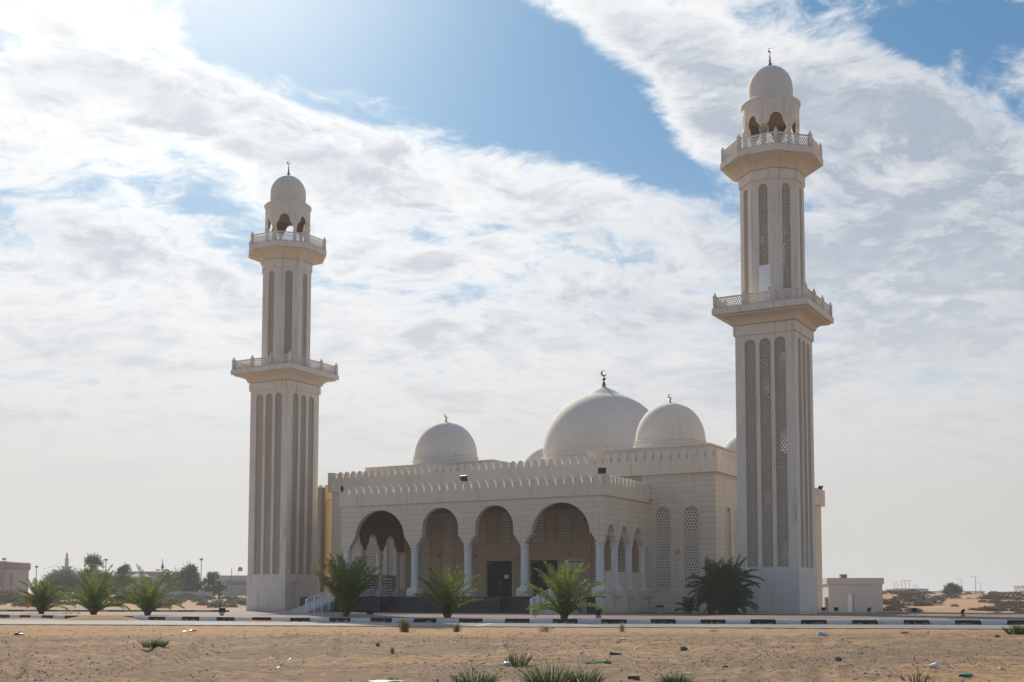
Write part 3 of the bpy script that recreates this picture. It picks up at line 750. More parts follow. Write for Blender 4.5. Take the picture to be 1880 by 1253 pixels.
# domes
def dome(x, y, zb, Rr, zt, label=None, big=False):
    pr = []
    if big:
        pr = [(Rr*.985, zb-1.2), (Rr*.985, zb), (Rr*1.0, zb+.05), (Rr*1.0, zb+.28), (Rr*.975, zb+.32), (Rr*.975, zb+.55)]
        h = zt-zb-.5
        for i in range(0, 26):
            f = i/25; a = f*math.pi/2
            r = Rr*1.0*math.cos(a)**.88 if i else Rr
            z = zb+.5+h*(.90*math.sin(a*.97)+.0)/math.sin(math.pi/2*.97)
            if i == 0: r = Rr*.975
            pr.append((max(r, .01), z))
        pr = [q for q in pr if q[0] > Rr*.24]+[(Rr*.2, zt-.44), (Rr*.14, zt-.30), (Rr*.075, zt-.13), (Rr*.02, zt-.02), (.01, zt)]
    else:
        pr = [(Rr*1.03, zb-.7), (Rr*1.03, zb+.18), (Rr*1.05, zb+.22), (Rr*1.05, zb+.34), (Rr*1.0, zb+.38), (Rr*1.0, zb+.5), (Rr*1.02, zb+.53), (Rr*1.02, zb+.62), (Rr*.985, zb+.66)]
        h = zt-zb-.66
        pr += [(Rr*.985*math.cos(R(a))**.93, zb+.66+h*math.sin(R(a))) for a in range(5, 90, 5)]+[(.01, zt)]
    mb = MB().lathe(pr, 96)
    mb.v = [(v[0]+x, v[1]+y, v[2]) for v in mb.v]
    d = mb.build('dome', 'dome_paint', MO, smooth=True)
    return d
def dfin(d, x, y, z, h, cr):
    f = MB(); hs = h-2*cr; k = cr/.3
    f.lathe([(r*k, z+q*hs) for r, q in [(.26, -.03), (.28, .04), (.12, .12), (.22, .22), (.10, .45), (.06, .6), (.17, .7), (.2, .76), (.15, .84), (.05, .93), (.05, 1.02)]], 16, x, y)
    fo = f.build('finial', 'bronze', d, smooth=True)
    c = crescent(cr, .07, z+hs); c.build('crescent', 'bronze', fo, (x, y, 0), -YAW)
for x, y in ((-10.2, 5.7), (10.2, 5.7), (-10.2, 24.2), (10.2, 24.2)):
    d = dome(x, y, 12.35, 2.72, 16.0); dfin(d, x, y, 15.98, .75, .17)
d = dome(0, 15.5, 13.1, 5.42, 19.72, big=True); dfin(d, 0, 15.5, 19.66, 1.52, .27)
def plinth(x0, x1, y0, y1, z1):
    mb = MB().box(x0, x1, y0, y1, 10.1, z1-.12).box(x0-.1, x1+.1, y0-.1, y1+.1, z1-.12, z1)
    mb.build('dome_plinth', 'wall_plain', MO)
plinth(-15.5, -3.2, 1.6, 10.0, 12.0); plinth(5.6, 15.15, .8, 10.0, 12.05); plinth(-15., -7.1, 20.4, 26.8, 11.9); plinth(7.1, 15., 20.4, 26.8, 11.9)
MB().box(-6.9, 6.9, 10.3, 21.4, 10.1, 12.2).build('dome_plinth', 'wall_plain', MO)
# yellow annex on the left with grey duct
ax = MB().box(-23.8, ML-.3, 3.9, 19, -.3, 9.7); ax.build('annex', 'yellow_wall', MO)
MB().plate(crenel(-24, ML-.3, 9.7, 11.05), [], 3.7, 3.98).build('annex_parapet', 'yellow_wall', MO)
MB().box(-21.9, -21.5, 3.2, 3.69, 0, 10.75).build('duct', 'grey_duct', MO)
# attached small things
def Wp(x, y, z): return W(UC+x, VC+y, z)
def wall_lamp(x, z, label, mt='lamp_cream'):
    r = thing('wall_lamp', label, 'lamp', Wp(x, -.0, z), YAW, 'round wall lamps on the facade')
    mb = MB().lathe([(.16, 0), (.18, .04), (.17, .12), (.11, .20), (.01, .24)], 20); mb.v = [(v[0], -v[2], v[1]) for v in mb.v]; mb.build('globe', mt, r, smooth=True)
    mb = MB().lathe([(.2, 0), (.2, .035)], 20); mb.v = [(v[0], -v[2]-.001, v[1]) for v in mb.v]; mb.build('backplate', 'louver', r)
wall_lamp(12.95, 4.38, 'round amber wall lamp between the two tall screen windows of the right facade')
wall_lamp(-7.3, 4.44, 'round wall lamp between two tall windows inside the second porch arch')
wall_lamp(-3.87, 4.33, 'round wall lamp left of the left entrance door')
wall_lamp(4.33, 4.43, 'round wall lamp right of the right entrance door')
wall_lamp(-12.7, 4.4, 'round wall lamp between tall windows seen through the left porch arch')
def floodlight(p, rz, tilt, label, ground=False, s=1.):
    if ground: s = .8
    r = thing('floodlight', label, 'floodlight', p, rz, 'black floodlights along the kerb' if ground else 'black floodlights on the parapets')
    z0 = .0
    if ground:
        MB().box(-.09, .09, -.09, .09, 0, .12).build('base', 'concrete', r); z0 = .12
    MB().box(-.17*s, -.15*s, -.02, .02, z0, z0+.22*s).box(.15*s, .17*s, -.02, .02, z0, z0+.22*s).box(-.17*s, .17*s, -.02, .02, z0, z0+.02).build('bracket', 'black_metal', r)
    ey = Vector((0, math.cos(tilt), math.sin(tilt))); ez = Vector((0, -math.sin(tilt), math.cos(tilt)))
    c = Vector((0, 0, z0+.2*s))
    MB().obox(c, (1, 0, 0), ey, ez, .21*s, .05*s, .16*s).obox(c+ey*.075*s, (1, 0, 0), ey, ez, .12*s, .025*s, .09*s).build('housing', 'black_metal', r)
    MB().obox(c-ey*.053*s, (1, 0, 0), ey, ez, .18*s, .003, .13*s).build('glass', 'glass_dark', r)
floodlight(Wp(-.12, VP-.0, 9.28), YAW, R(28), 'black floodlight standing on the middle of the porch parapet', s=1.25)
floodlight(Wp(10.7, VP-.0, 9.25), YAW+R(35), R(35), 'black floodlight on the right corner of the porch parapet', s=1.25)
floodlight(Wp(-10.9, VP-.05, 9.0), YAW-R(60), R(10), 'black floodlight on the left corner of the porch parapet', s=1.2)
floodlight(Wp(MR+.15, 26.6, 10.75), YAW+R(60), R(40), 'black floodlight at the far rear corner of the parapet right of the right minaret', s=1.1)
for p, rz, lab in (((-15.3, 64.2, 0), .4, 'black ground floodlight behind the kerb in front of the left minaret'), ((-6.8, 58.2, 0), -.5, 'black ground floodlight between the second and third palms from the minaret'),
                   ((3.95, 55.4, 0), .9, 'black ground floodlight on a small base right of the palm by the porch corner'), ((23.64, 92.2, 0), .2, 'left one of the pair of floodlights at the rear corner of the mosque'),
                   ((24.5, 91.9, 0), -.3, 'right one of the pair of floodlights by the outbuilding wall'), ((25.7, 87.5, 0), .8, 'black ground floodlight in front of the outbuilding'),
                   ((25.3, 76.5, 0), 0., 'black ground floodlight just right of the outbuilding'), ((24.1, 65., 0), 1.4, 'black ground floodlight at the far right behind the kerb')):
    floodlight(p, rz, R(40), lab, True)
lt = thing('lantern', 'black hanging lantern inside the right porch arch', 'lantern', Wp(7.9, -4.1, 6.3), YAW)
MB().tube([(0, 0, .78), (0, 0, 1.4)], .012).build('chain', 'black_metal', lt)
mb = MB(); mb.lathe([(.02, -.02), (.08, .06), (.24, .16), (.24, .18)], 6); mb.lathe([(.27, .55), (.16, .68), (.05, .72), (.03, .8)], 6)
for k in range(6): a = k*math.pi/3; mb.box(.23*math.cos(a)-.015, .23*math.cos(a)+.015, .23*math.sin(a)-.015, .23*math.sin(a)+.015, .17, .56)
mb.build('cage', 'black_metal', lt); MB().lathe([(.17, .19), (.17, .54)], 6).build('glass', 'glass_dark', lt)
sg = MB().box(-.55, .55, -.03, 0, 0, .95).build('wall_sign', 'paper', None, Wp(4.85, -.0, 2.95), YAW)
tag(sg, 'grey notice board with dark lettering right of the right entrance door', 'sign')
def text(s, size, parent, loc, mt='black_metal', rz=0.):
    cu = bpy.data.curves.new('lettering', 'FONT'); cu.body = s; cu.size = size; cu.align_x = 'CENTER'; cu.extrude = .004
    o = bpy.data.objects.new('lettering', cu); COL.objects.link(o)
    me = bpy.data.meshes.new_from_object(o); bpy.data.objects.remove(o); me.materials.append(MATS[mt])
    t = link('lettering', me, parent, loc); t.rotation_euler = (math.pi/2, 0, rz); return t
q = MB().box(-.42, .42, -.04, -.031, .74, .86).box(-.5, -.42, -.04, -.031, .66, .84).box(.42, .5, -.04, -.031, .66, .84)
for i in range(3): q.box(-.36+.03*i, .36-.05*i, -.04, -.031, .52-.14*i, .58-.14*i)
q.build('lettering', 'slab_grey', sg)
sg2 = MB().box(-.22, .22, -.03, 0, 0, .9).build('wall_sign', 'column_paint', None, Wp(.62, -.0, 2.3), YAW); tag(sg2, 'small pale notice board between the two entrance doors', 'sign')
sx = MB().box(-.12, .12, -.06, 0, 0, .14).build('switch_box', 'louver', None, Wp(-3.6, 0, 3.0), YAW); tag(sx, 'small grey box on the wall left of the left entrance door', 'box')

# ------------------------------------------------------------------ ground
def npnoise(x, y, seed):
    """vectorised value noise"""
    xi = np.floor(x).astype(np.int64); yi = np.floor(y).astype(np.int64); fx = x-xi; fy = y-yi
    fx = fx*fx*(3-2*fx); fy = fy*fy*(3-2*fy)
    def h(a, b):
        q = (a*374761393+b*668265263+seed*982451653) & 0x7fffffff
        q = ((q ^ (q >> 13))*1274126177) & 0x7fffffff
        return ((q ^ (q >> 16)) & 0xffff)/65535.
    return (h(xi, yi)*(1-fx)+h(xi+1, yi)*fx)*(1-fy)+(h(xi, yi+1)*(1-fx)+h(xi+1, yi+1)*fx)*fy
def fbm(x, y, sc, seed, o=4):
    r = 0; a = .5; t = 0
    for i in range(o): r = r+a*npnoise(x*sc*2**i+17*i, y*sc*2**i, seed+i); t += a; a *= .5
    return r/t-.5
def gz(x, y):
    x = np.asarray(x, float); y = np.asarray(y, float)
    ye = 44.2-.16*x; t = ye-y
    z1 = -.19-np.interp(t, [0, 4, 9, 14, 19, 24, 44], [0, .13, .31, .49, .69, .81, .8])
    am = np.interp(t, [.1, 1.5, 5], [0., .3, 1.])
    z1 = z1+am*(fbm(x, y, .55, 3)*.16+fbm(x, y, 2.2, 9)*.07+fbm(x, y, 7., 19, 3)*.045)
    rip = np.clip(t/.5, 0, 1)*np.clip((3.6-t)/1.5, 0, 1)
    z1 = z1+rip*.022*np.sin((x*1.+y*.75)*7.5+fbm(x, y, .5, 5)*7)
    # tyre tracks crossing the left half of the lot
    for c0, sl, wd, dp in ((-11.6, -.30, .17, .08), (-10.1, -.30, .17, .09), (-8.6, -.20, .16, .08), (-7.1, -.20, .16, .09), (-5.2, -.12, .15, .07), (-3.8, -.12, .15, .07), (-1.6, .05, .2, .04), (4.6, .22, .2, .05), (6.1, .22, .18, .05)):
        d = x-(c0+sl*(y-24))-(npnoise(y*.09+c0*3, y*0+c0, 11)-.5)*1.6-fbm(x, y, .6, 12, 2)*.12
        fade = np.clip(fbm(x, y, .15, 31, 2)*4+.9, .1, 1)*np.clip(t/4-.6, 0, 1)
        z1 = z1-dp*fade*np.exp(-(d/wd)**2)+dp*.8*fade*np.exp(-((np.abs(d)-wd*2)/(wd*.8))**2)
    yb = 86-.1*x; t2 = y-yb
    z2 = np.interp(t2, [0, 50, 110, 210, 400, 5000], [-.06, -.25, .7, 3.1, 4, 6])
    am2 = np.interp(t2, [0, 15, 60, 200], [0, .25, .8, 1.])
    z2 = z2+am2*(fbm(x, y, .035, 41)*1.5+fbm(x, y, .14, 43)*.7)
    z = np.where(t > 0, z1, np.where(t2 > 0, z2, -.42))
    return z
def ground():
    an = np.concatenate([np.linspace(-180, -29, 26)[:-1], np.linspace(-29, 29, 430), np.linspace(29, 180, 26)[1:]])
    r = np.concatenate([[.5, 3, 8, 14, 19], np.arange(21, 53, .115), np.arange(53, 92, 3.), np.arange(92, 260, 1.6), np.geomspace(260, 9000, 50)])
    A, Q = np.meshgrid(np.radians(an), r); X = Q*np.sin(A); Y = Q*np.cos(A); Z = gz(X, Y)
    me = bpy.data.meshes.new('ground'); na, nr = len(an), len(r)
    me.vertices.add(na*nr); me.vertices.foreach_set('co', np.stack([X, Y, Z], -1).ravel())
    i, j = np.meshgrid(np.arange(nr-1), np.arange(na-1), indexing='ij'); q = (i*na+j).ravel()
    f = np.stack([q, q+na, q+na+1, q+1], -1)
    f = f[:, ::-1]
    me.loops.add(f.size); me.loops.foreach_set('vertex_index', f.ravel().astype(np.int32))
    me.polygons.add(len(f)); me.polygons.foreach_set('loop_start', (np.arange(len(f))*4).astype(np.int32)); me.polygons.foreach_set('use_smooth', [True]*len(f))
    me.update(calc_edges=True); me.validate(); me.materials.append(MATS['sand'])
    o = link('ground', me); kind(o)
ground()
KF = [(-62, 84), (-40, 74.5), (-27.35, 65.4), (-23.3, 62.3), (-20.4, 60.3), (-18.2, 59.0), (-15.3, 57.6), (-11.76, 55.9), (-5.7, 53.4), (0, 51.9), (4.8, 51.1), (10.4, 50.5), (15.6, 49.9), (20.9, 49.5), (34, 48.6), (60, 46.8)]
def along(pl, s):
    for a, b in zip(pl, pl[1:]):
        L = math.hypot(b[0]-a[0], b[1]-a[1])
        if s <= L: return (a[0]+(b[0]-a[0])*s/L, a[1]+(b[1]-a[1])*s/L), math.atan2(b[1]-a[1], b[0]-a[0])
        s -= L
    return None, None
sheet = lambda name, pts, z0, z1, m: kind(MB().plate(pts, [], z0, z1, lambda a, b, t: (a, b, t)).build(name, m))
KB = [(x, y+.16) for x, y in KF]
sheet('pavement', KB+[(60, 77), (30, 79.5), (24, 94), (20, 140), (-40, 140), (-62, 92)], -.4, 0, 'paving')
KR = [(x, y+.02) for x, y in KF]
sheet('road', [(60, 34.6), (-62, 54.1)][::-1]+KR[::-1][:0]+[(60, 34.6)][:0]+[(60, 34.6), (60, 46.8)][:1]+KR[::-1], -.5, -.17, 'road') if False else None
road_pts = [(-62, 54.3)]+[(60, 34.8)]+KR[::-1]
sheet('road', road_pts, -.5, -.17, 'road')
sheet('road_edging', [(-62, 54.02), (60, 34.5), (60, 34.79), (-62, 54.29)], -.5, -.155, 'concrete')
# painted bay lines on the road
lm = []
for (a, b) in (((-.84, 51.4), (-1.3, 45.2)), ((2.17, 50.9), (3.2, 44.6)), ((5.45, 50.4), (7.6, 44.2)), ((8.86, 50.1), (12.2, 43.6)), ((13.4, 49.6), (17.6, 42.9)), ((-6.6, 53.3), (-7.2, 46.8)), ((-4.2, 52.3), (-4.6, 46.0)), ((-12., 55.5), (-12.4, 47.5))):
    a = Vector(a); b = Vector(b); n = (b-a).normalized(); n = Vector((-n.y, n.x))*.06
    o = MB().plate([tuple(a-n), tuple(b-n), tuple(b+n), tuple(a+n)], [], -.169, -.166, lambda p, q, t: (p, q, t)).build('bay_line', 'line_white'); kind(o)
sheet('asphalt_strip', [(18.6, 51.6), (60, 49.5), (60, 58), (21.5, 60.5)], .0, .006, 'asphalt')
sheet('planting_bed', [W(-33.4, 79.0)[:2], W(-29, 77.6)[:2], W(-25.4, 74.8)[:2], W(-26., 72.6)[:2], W(-31, 75)[:2], W(-34, 77.5)[:2]], .0, .03, 'soil')
kb = {}
def kerb(s0, col, pl, L=1.0, z0=-.4, z1=.02, name='kerb_stone', wd=.16, group='', label=''):
    (x0, y0), a = along(pl, s0+.008); (x1, y1), _ = along(pl, s0+L-.008)
    a = math.atan2(y1-y0, x1-x0); LL_ = math.hypot(x1-x0, y1-y0)
    key = (col, z1, wd)
    if key not in kb:
        m = MB().plate([(-wd, z0), (-.0, z0), (.0, z1-.03), (-.03, z1), (-wd, z1)], [], 0, 1., lambda p, q, t: (t, -p, q)); kb[key] = m.mesh(name, col)
    o = link(name, kb[key], None, (x0+random.uniform(-.012, .012), y0+random.uniform(-.02, .02), random.uniform(-.012, .008)), a+random.uniform(-.012, .012)); o.scale = (LL_*random.uniform(.975, 1.), 1, 1)
    return tag(o, label, 'kerb', group)
Ltot = sum(math.hypot(b[0]-a[0], b[1]-a[1]) for a, b in zip(KF, KF[1:]))
s = 0; i = 0
while s < Ltot-1.1:
    p, _ = along(KF, s+.5)
    if abs(p[0]) < p[1]*.45+1 and not (-20.5 < p[0] < -19.4):
        kerb(s, 'kerb_white' if i % 2 else 'kerb_black', KF, 1.03, group='white kerb stones along the road' if i % 2 else 'black kerb stones along the road',
             label='white painted kerb stone in the striped kerb along the road' if i % 2 else 'chipped black painted kerb stone in the striped kerb along the road')
    s += 1.03; i += 1
ORD = ['first', 'second', 'third', 'fourth', 'fifth', 'sixth', 'seventh', 'eighth', 'ninth', 'tenth', 'eleventh', 'twelfth', 'thirteenth', 'fourteenth', 'fifteenth', 'sixteenth', 'seventeenth', 'eighteenth', 'nineteenth', 'twentieth']
ORD += ['twenty-'+q for q in ORD[:9]]+['thirtieth', 'thirty-first', 'thirty-second']
KBk = [(-62, 93.5), (-42, 90.8), (-30, 89.6), (-20, 88.9)]
s = 0; i = 0
while s < 40.8:
    p, _ = along(KBk, s+.6)
    if p and abs(p[0]) < p[1]*.45+1:
        c = ('kerb_yellow', 'kerb_black')[i % 2]
        kerb(s, c, KBk, 1.3, -.3, .14, group='yellow kerb stones at the back' if i % 2 == 0 else 'black kerb stones at the back',
             label='faded yellow kerb stone in the far kerb left of the minaret' if i % 2 == 0 else 'black kerb stone in the far kerb left of the minaret')
    s += 1.3; i += 1
KBr = [(24.2, 92.5), (30.5, 78.9), (60, 77)]
o = MB()
for a, b in zip([(26.6, 88.2), (31, 79.2)], [(31, 79.2), (60, 77.3)]):
    a = Vector((*a, 0)); b = Vector((*b, 0)); e = (b-a).normalized(); o.obox((a+b)/2+Vector((0, 0, .02)), e, (-e.y, e.x, 0), (0, 0, 1), (b-a).length/2, .08, .08)
tag(o.build('back_kerb', 'concrete'), 'long plain concrete kerb behind the paving on the far right', 'kerb')
def ordinals(match, noun):
    L = [o for o in COL.objects if o.get('label') == match]; n = 0
    for o in sorted(L, key=lambda o: o.location.x/o.location.y):
        if o.location.x/o.location.y < -.431 or o.location.x/o.location.y > .42: o['label'] = noun+(', cut by the left edge of the photo' if o.location.x < 0 else ', cut by the right edge of the photo'); continue
        o['label'] = noun+', '+ORD[n]+' of its colour from the left'; n += 1
ordinals('white painted kerb stone in the striped kerb along the road', 'white kerb stone along the road'); ordinals('chipped black painted kerb stone in the striped kerb along the road', 'chipped black kerb stone along the road')
ordinals('faded yellow kerb stone in the far kerb left of the minaret', 'faded yellow stone of the far kerb'); ordinals('black kerb stone in the far kerb left of the minaret', 'black stone of the far kerb')
# sand blown over the kerb on the left
def drift(cx, cy, rx, ry, h, name, a=0.):
    mb = MB(); n, m = 28, 8; vs = [(0, 0, h)]
    for j in range(1, m+1):
        f = j/m
        for i_ in range(n):
            t = 2*math.pi*i_/n; wob = 1+.18*math.sin(3*t+1)+.1*math.sin(5*t)
            vs.append((rx*f*wob*math.cos(t), ry*f*wob*math.sin(t), h*(1-f*f)**1.3 if f < 1 else -.02))
    fs = [(0, 1+i_, 1+(i_+1) % n) for i_ in range(n)]
    for j in range(m-1):
        for i_ in range(n): fs.append((1+j*n+i_, 1+(j+1)*n+i_, 1+(j+1)*n+(i_+1) % n, 1+j*n+(i_+1) % n))
    o = mb.add(vs, fs).build(name, 'sand', None, (cx, cy, -.168), a, smooth=True); return o
kind(drift(-20.0, 59.3, 1.9, 1.5, .26, 'sand_drift', -.5)); kind(drift(-24, 60.6, 3.2, 1.2, .08, 'sand_drift', -.6)); kind(drift(-11.5, 54.9, 1.8, .35, .05, 'sand_drift', -.45))

# ------------------------------------------------------------------ vegetation
def frond(mb, base, az, el, L, leaf=.42, droop=1., nl=34, tw=0.):
    p = Vector(base); pts = [p.copy()]; n = 12
    for i in range(n):
        e = el-droop*(i/n)**1.6*R(75); d = Vector((math.cos(az)*math.cos(e), math.sin(az)*math.cos(e), math.sin(e)))
        p = p+d*L/n; pts.append(p.copy())
    mb.tube(pts, [.022*(1-i/(n+2)) for i in range(n+1)], 4)
    side = Vector((-math.sin(az), math.cos(az), 0))
    for k in range(nl):
        f = .14+.86*k/nl; x = f*n; i0 = min(int(x), n-1); q = pts[i0].lerp(pts[i0+1], x-i0); d = (pts[i0+1]-pts[i0]).normalized(); up = d.cross(side).normalized()
        if up.z < 0: up = -up
        ll = leaf*(.55+.6*math.sin(math.pi*min(1, f*.92+.06)))*random.uniform(.85, 1.1)
        for s_ in (-1, 1):
            o = (d*(.55+.55*f)*random.uniform(.8, 1.25)+side*s_*(1.1-.45*f)+up*random.uniform(-.15, .75)).normalized()
            wv = (d.cross(o).cross(o)+Vector((random.uniform(-.5, .5), random.uniform(-.5, .5), random.uniform(-.5, .5)))).normalized()*.020
            t1 = q+o*ll*.55; t2 = q+o*ll-Vector((0, 0, ll*.16*random.random()))
            mb.add([q, t1+wv, t2, t1-wv], [(0, 1, 2, 3)])
def palm(x, y, h, spread, nf, label, z=0., dark=False, dead=0, seed=1, stems=1, group='young date palms along the kerb', lean=0., el1=56, zb=0., L0=None):
    random.seed(seed)
    r = thing('palm_tree', label, 'palm tree', (x, y, z), 0, group)
    mb = MB(); dm = MB(); tm = MB()
    for s_ in range(stems):
        ox, oy = (0, 0) if stems == 1 else (random.uniform(-.8, .8), random.uniform(-.5, .5))
        prof = [(.14, -.05), (.17, .06), (.16, .18), (.10, .30), (.03, .38)]
        tm.lathe(prof, 10, ox, oy)
        for k in range(26):
            a = random.uniform(0, 6.28); zz = random.uniform(0, .25); q = Vector((ox+.13*math.cos(a), oy+.13*math.sin(a), zz)); tm.tube([q, q+Vector((math.cos(a)*.16, math.sin(a)*.16, .32))], [.03, .008], 4)
        n = nf//stems
        for k in range(n):
            f = (k+.5)/n; a = k*2.39996+random.uniform(-.3, .3); el = R(84-el1*f**1.1+random.uniform(-7, 7))
            L = (h*1.02*(1-.12*f)+random.uniform(-.25, .15))*(1. if f < .75 else .85)
            L = max(L, spread*.95) if f > .5 else L
            if L0: L = L0*random.uniform(.8, 1.1)
            hb = random.uniform(0, zb)
            tgt = dm if (dead and f > 1-dead/n and math.cos(a) < .2) else mb
            if tgt is dm: L *= .68; el += R(12)
            frond(tgt, (ox+.06*math.cos(a), oy+.06*math.sin(a), .2-.1*f+hb), a, el, L*.95, leaf=.31 if h < 3 else .36, droop=random.uniform(.3, .6)+(.62 if el1 > 45 else .2)*f, nl=56)
    mb.build('crown', 'palm_leaf_shaded' if dark else 'palm_leaf', r, fix=False)
    if dm.v: dm.build('dead_fronds', 'palm_dead', r, fix=False)
    tm.build('trunk', 'trunk', r)
    return r
palm(-28.3, 73.2, 2.25, 2.2, 38, 'wide low date palm with orange dead fronds at the far left', dead=5, seed=3)
palm(-22.2, 64.6, 2.6, 1.8, 30, 'date palm second from the left edge, beside the sand drift', seed=4)
palm(-19.4, 64.8, 2.6, 1.7, 22, 'date palm with one long frond arching right, third from the left edge', seed=5)
palm(-8.35, 61.4, 3.15, 1.1, 50, 'bushy date palm with a few orange dead fronds by the left handrail', dead=4, seed=16, el1=27)
palm(-3.04, 57.4, 2.5, 1.1, 22, 'small open date palm in front of the porch steps', seed=7, el1=42)
palm(2.32, 54.0, 2.6, 1.8, 36, 'date palm with wide feathery fronds in front of the right ramp', seed=8)
palm(13.0, 75.6, 3.75, 2.2, 210, 'large dense dark clumped palm in the bed against the right minaret', dark=True, seed=9, stems=7, zb=1.8, L0=1.95, el1=78)
palm(11.0, 75.8, 1.0, .5, 10, 'tiny thin palm seedling left of the large dark palm', dark=True, seed=10)
def leafblob(mb, c, r, n, s, squash=.8):
    for _ in range(n):
        d = Vector((random.gauss(0, 1), random.gauss(0, 1), random.gauss(0, 1))).normalized()*r*random.uniform(.45, 1.05)**.6
        p = Vector(c)+Vector((d.x, d.y, d.z*squash)); a = Vector((random.gauss(0, 1), random.gauss(0, 1), random.gauss(0, 1))).normalized()
        b = a.cross(Vector((random.gauss(0, 1), random.gauss(0, 1), random.gauss(0, 1)))).normalized(); q = s*random.uniform(.6, 1.3)
        mb.add([p-a*q, p-b*q*.5, p+a*q, p+b*q*.5], [(0, 1, 2, 3)])
def tree(x, y, h, wd, label, mt='tree_leaf', seed=0, z=None, n=12, group='trees beyond the sand'):
    random.seed(seed); z = float(gz(x, y)) if z is None else z
    r = thing('broadleaf_tree', label, 'tree', (x, y, z), 0, group)
    tm = MB().tube([(0, 0, -.3), (.1, 0, h*.3), (0, .1, h*.55)], [.22, .16, .1], 7); cm = MB()
    n = int(n*2.2)
    for k in range(n):
        a = random.uniform(0, 6.28); zz = h*(.2+.68*random.random()**.8); f = max(.12, 1-abs(zz/h-.45)*1.75)
        rr = wd*.46*f*random.uniform(.2, 1.)**.6; p = Vector((rr*math.cos(a), rr*math.sin(a)*.8, zz))
        if k < 14: tm.tube([(0, 0, h*.22), (p[0]*.5, p[1]*.5, zz*.7), p], [.1, .06, .02], 5)
        rb = wd*random.uniform(.07, .17)
        for _ in range(230):
            q = p+Vector((random.gauss(0, rb*.55), random.gauss(0, rb*.55), random.gauss(0, rb*.42)))
            e = Vector((random.gauss(0, 1), random.gauss(0, 1), random.gauss(0, 1))).normalized(); g = e.cross(Vector((random.gauss(0, 1), random.gauss(0, 1), random.gauss(0, 1)))).normalized(); ls = .17*random.uniform(.5, 1.4)
            cm.add([q-e*ls, q-g*ls*.5, q+e*ls, q+g*ls*.5], [(0, 1, 2, 3)])
    cm.build('crown', mt, r, fix=False); tm.build('trunk', 'trunk', r)
    return r
tree(-92.5, 250, 5.7, 9, 'tall rounded tree left of the far minaret, bluish in the haze', 'tree_leaf_haze', 21, n=16)
tree(-87.0, 236, 5.0, 11, 'broad dark tree right behind the leftmost palm', 'tree_leaf_haze', 22, n=18)
tree(-83.0, 238, 5.6, 6.5, 'low spreading tree below the far minaret', 'tree_leaf_haze', 23, n=15)
tree(-83.0, 240, 9.3, 6.0, 'slender tall tree with open crown just right of the far minaret', 'tree_leaf', 24, n=11)
tree(-79.0, 236, 5.2, 8, 'low tree left of the long brown building', 'tree_leaf', 25, n=12)
tree(-76.0, 238, 7.0, 4.6, 'dark green tree in front of the left end of the long brown building', 'tree_leaf', 26, n=12)
tree(-67.5, 242, 5.0, 8, 'low tree behind the palm with the long frond', 'tree_leaf', 27, n=10)
tree(-62.3, 235, 6.8, 6.4, 'dense rounded tree behind the white boundary wall', 'tree_leaf_haze', 28, n=18)
tree(-58.0, 236, 5.7, 5.2, 'dark tree at the right end of the white boundary wall', 'tree_leaf', 29, n=14)
tree(-94.5, 205, 4.2, 6, 'pale green bushy tree at the left edge below the pink building', 'tree_leaf', 30, n=12)
tree(-103, 215, 4.2, 5, 'hazy tree at the far left edge of the photo', 'tree_leaf_haze', 31, n=10)
tree(-74.5, 216, 3.4, 6, 'low bushy tree above the dry shrubs behind the third palm', 'tree_leaf', 33, n=12)
tree(-51.6, 214, 3.6, 1.6, 'narrow green bush beside the left minaret edge', 'tree_leaf', 34, n=7)
tree(95, 262, 2.0, 4.8, 'rounded green tree on the dune crest right of the outbuilding', 'tree_leaf_haze', 32, n=12)
tree(89, 300, 1.6, 2.4, 'small dark tree on the dune crest beside the white far building', 'tree_leaf_haze', 35, n=6)

def shrub_mesh(name, mt, n, seed, spread=1., h=.8, tw=.5):
    random.seed(seed); mb = MB()
    for k in range(n):
        a = random.uniform(0, 6.28); rr = spread*random.uniform(0, 1)**.5; zz = h*(1-(rr/spread)**2*.7)*random.uniform(.1, 1.)
        p = Vector((rr*math.cos(a), rr*math.sin(a), zz)); d = Vector((math.cos(a)*rr, math.sin(a)*rr, .8+random.uniform(-.4, .6))).normalized()
        s_ = Vector((random.gauss(0, 1), random.gauss(0, 1), random.gauss(0, .5))).normalized(); L = random.uniform(.12, .34)*tw*2; wq = L*.22
        mb.add([p-s_*wq, p+s_*wq, p+d*L], [(0, 1, 2)])
    for k in range(14):
        a = random.uniform(0, 6.28); q = Vector((math.cos(a)*spread*.7, math.sin(a)*spread*.7, h*random.uniform(.3, .8))); mb.tube([(0, 0, -.05), q*.5, q], [.03, .02, .008], 3)
    return mb.mesh(name, mt, fix=False)
SH = [shrub_mesh('desert_shrub', 'dry_shrub', 700, 1, 1.1, .8), shrub_mesh('desert_shrub', 'dark_shrub', 900, 2, 1.4, .75), shrub_mesh('desert_shrub', 'dark_shrub', 800, 3, 1.2, 1.0),
      shrub_mesh('desert_shrub', 'dry_shrub', 600, 4, .9, .5), shrub_mesh('desert_shrub', 'tree_leaf_haze', 700, 5, 1.1, .9)]
def shrub(x, y, s_, k, label, group, sz=1.):
    o = link('desert_shrub', SH[k], None, (x, y, float(gz(x, y))-.03), random.uniform(0, 6.28)); o.scale = (s_, s_, s_*sz); return tag(o, label, 'shrub', group)
def sl(k, d, where, side):
    look = ('pale dry', 'dark spreading', 'dark upright', 'small pale dry', 'grey-green')[k]; zone = 'near the far kerb' if d < 170 else 'half way up the sand' if d < 225 else 'on the crest of the sand'
    return look+' shrub '+zone+' '+where, look+' shrubs '+zone+' on the '+side
random.seed(77)
G1, L1 = 'dry shrubs on the right dunes', 'low dry grey-brown shrub on the dunes right of the outbuilding'
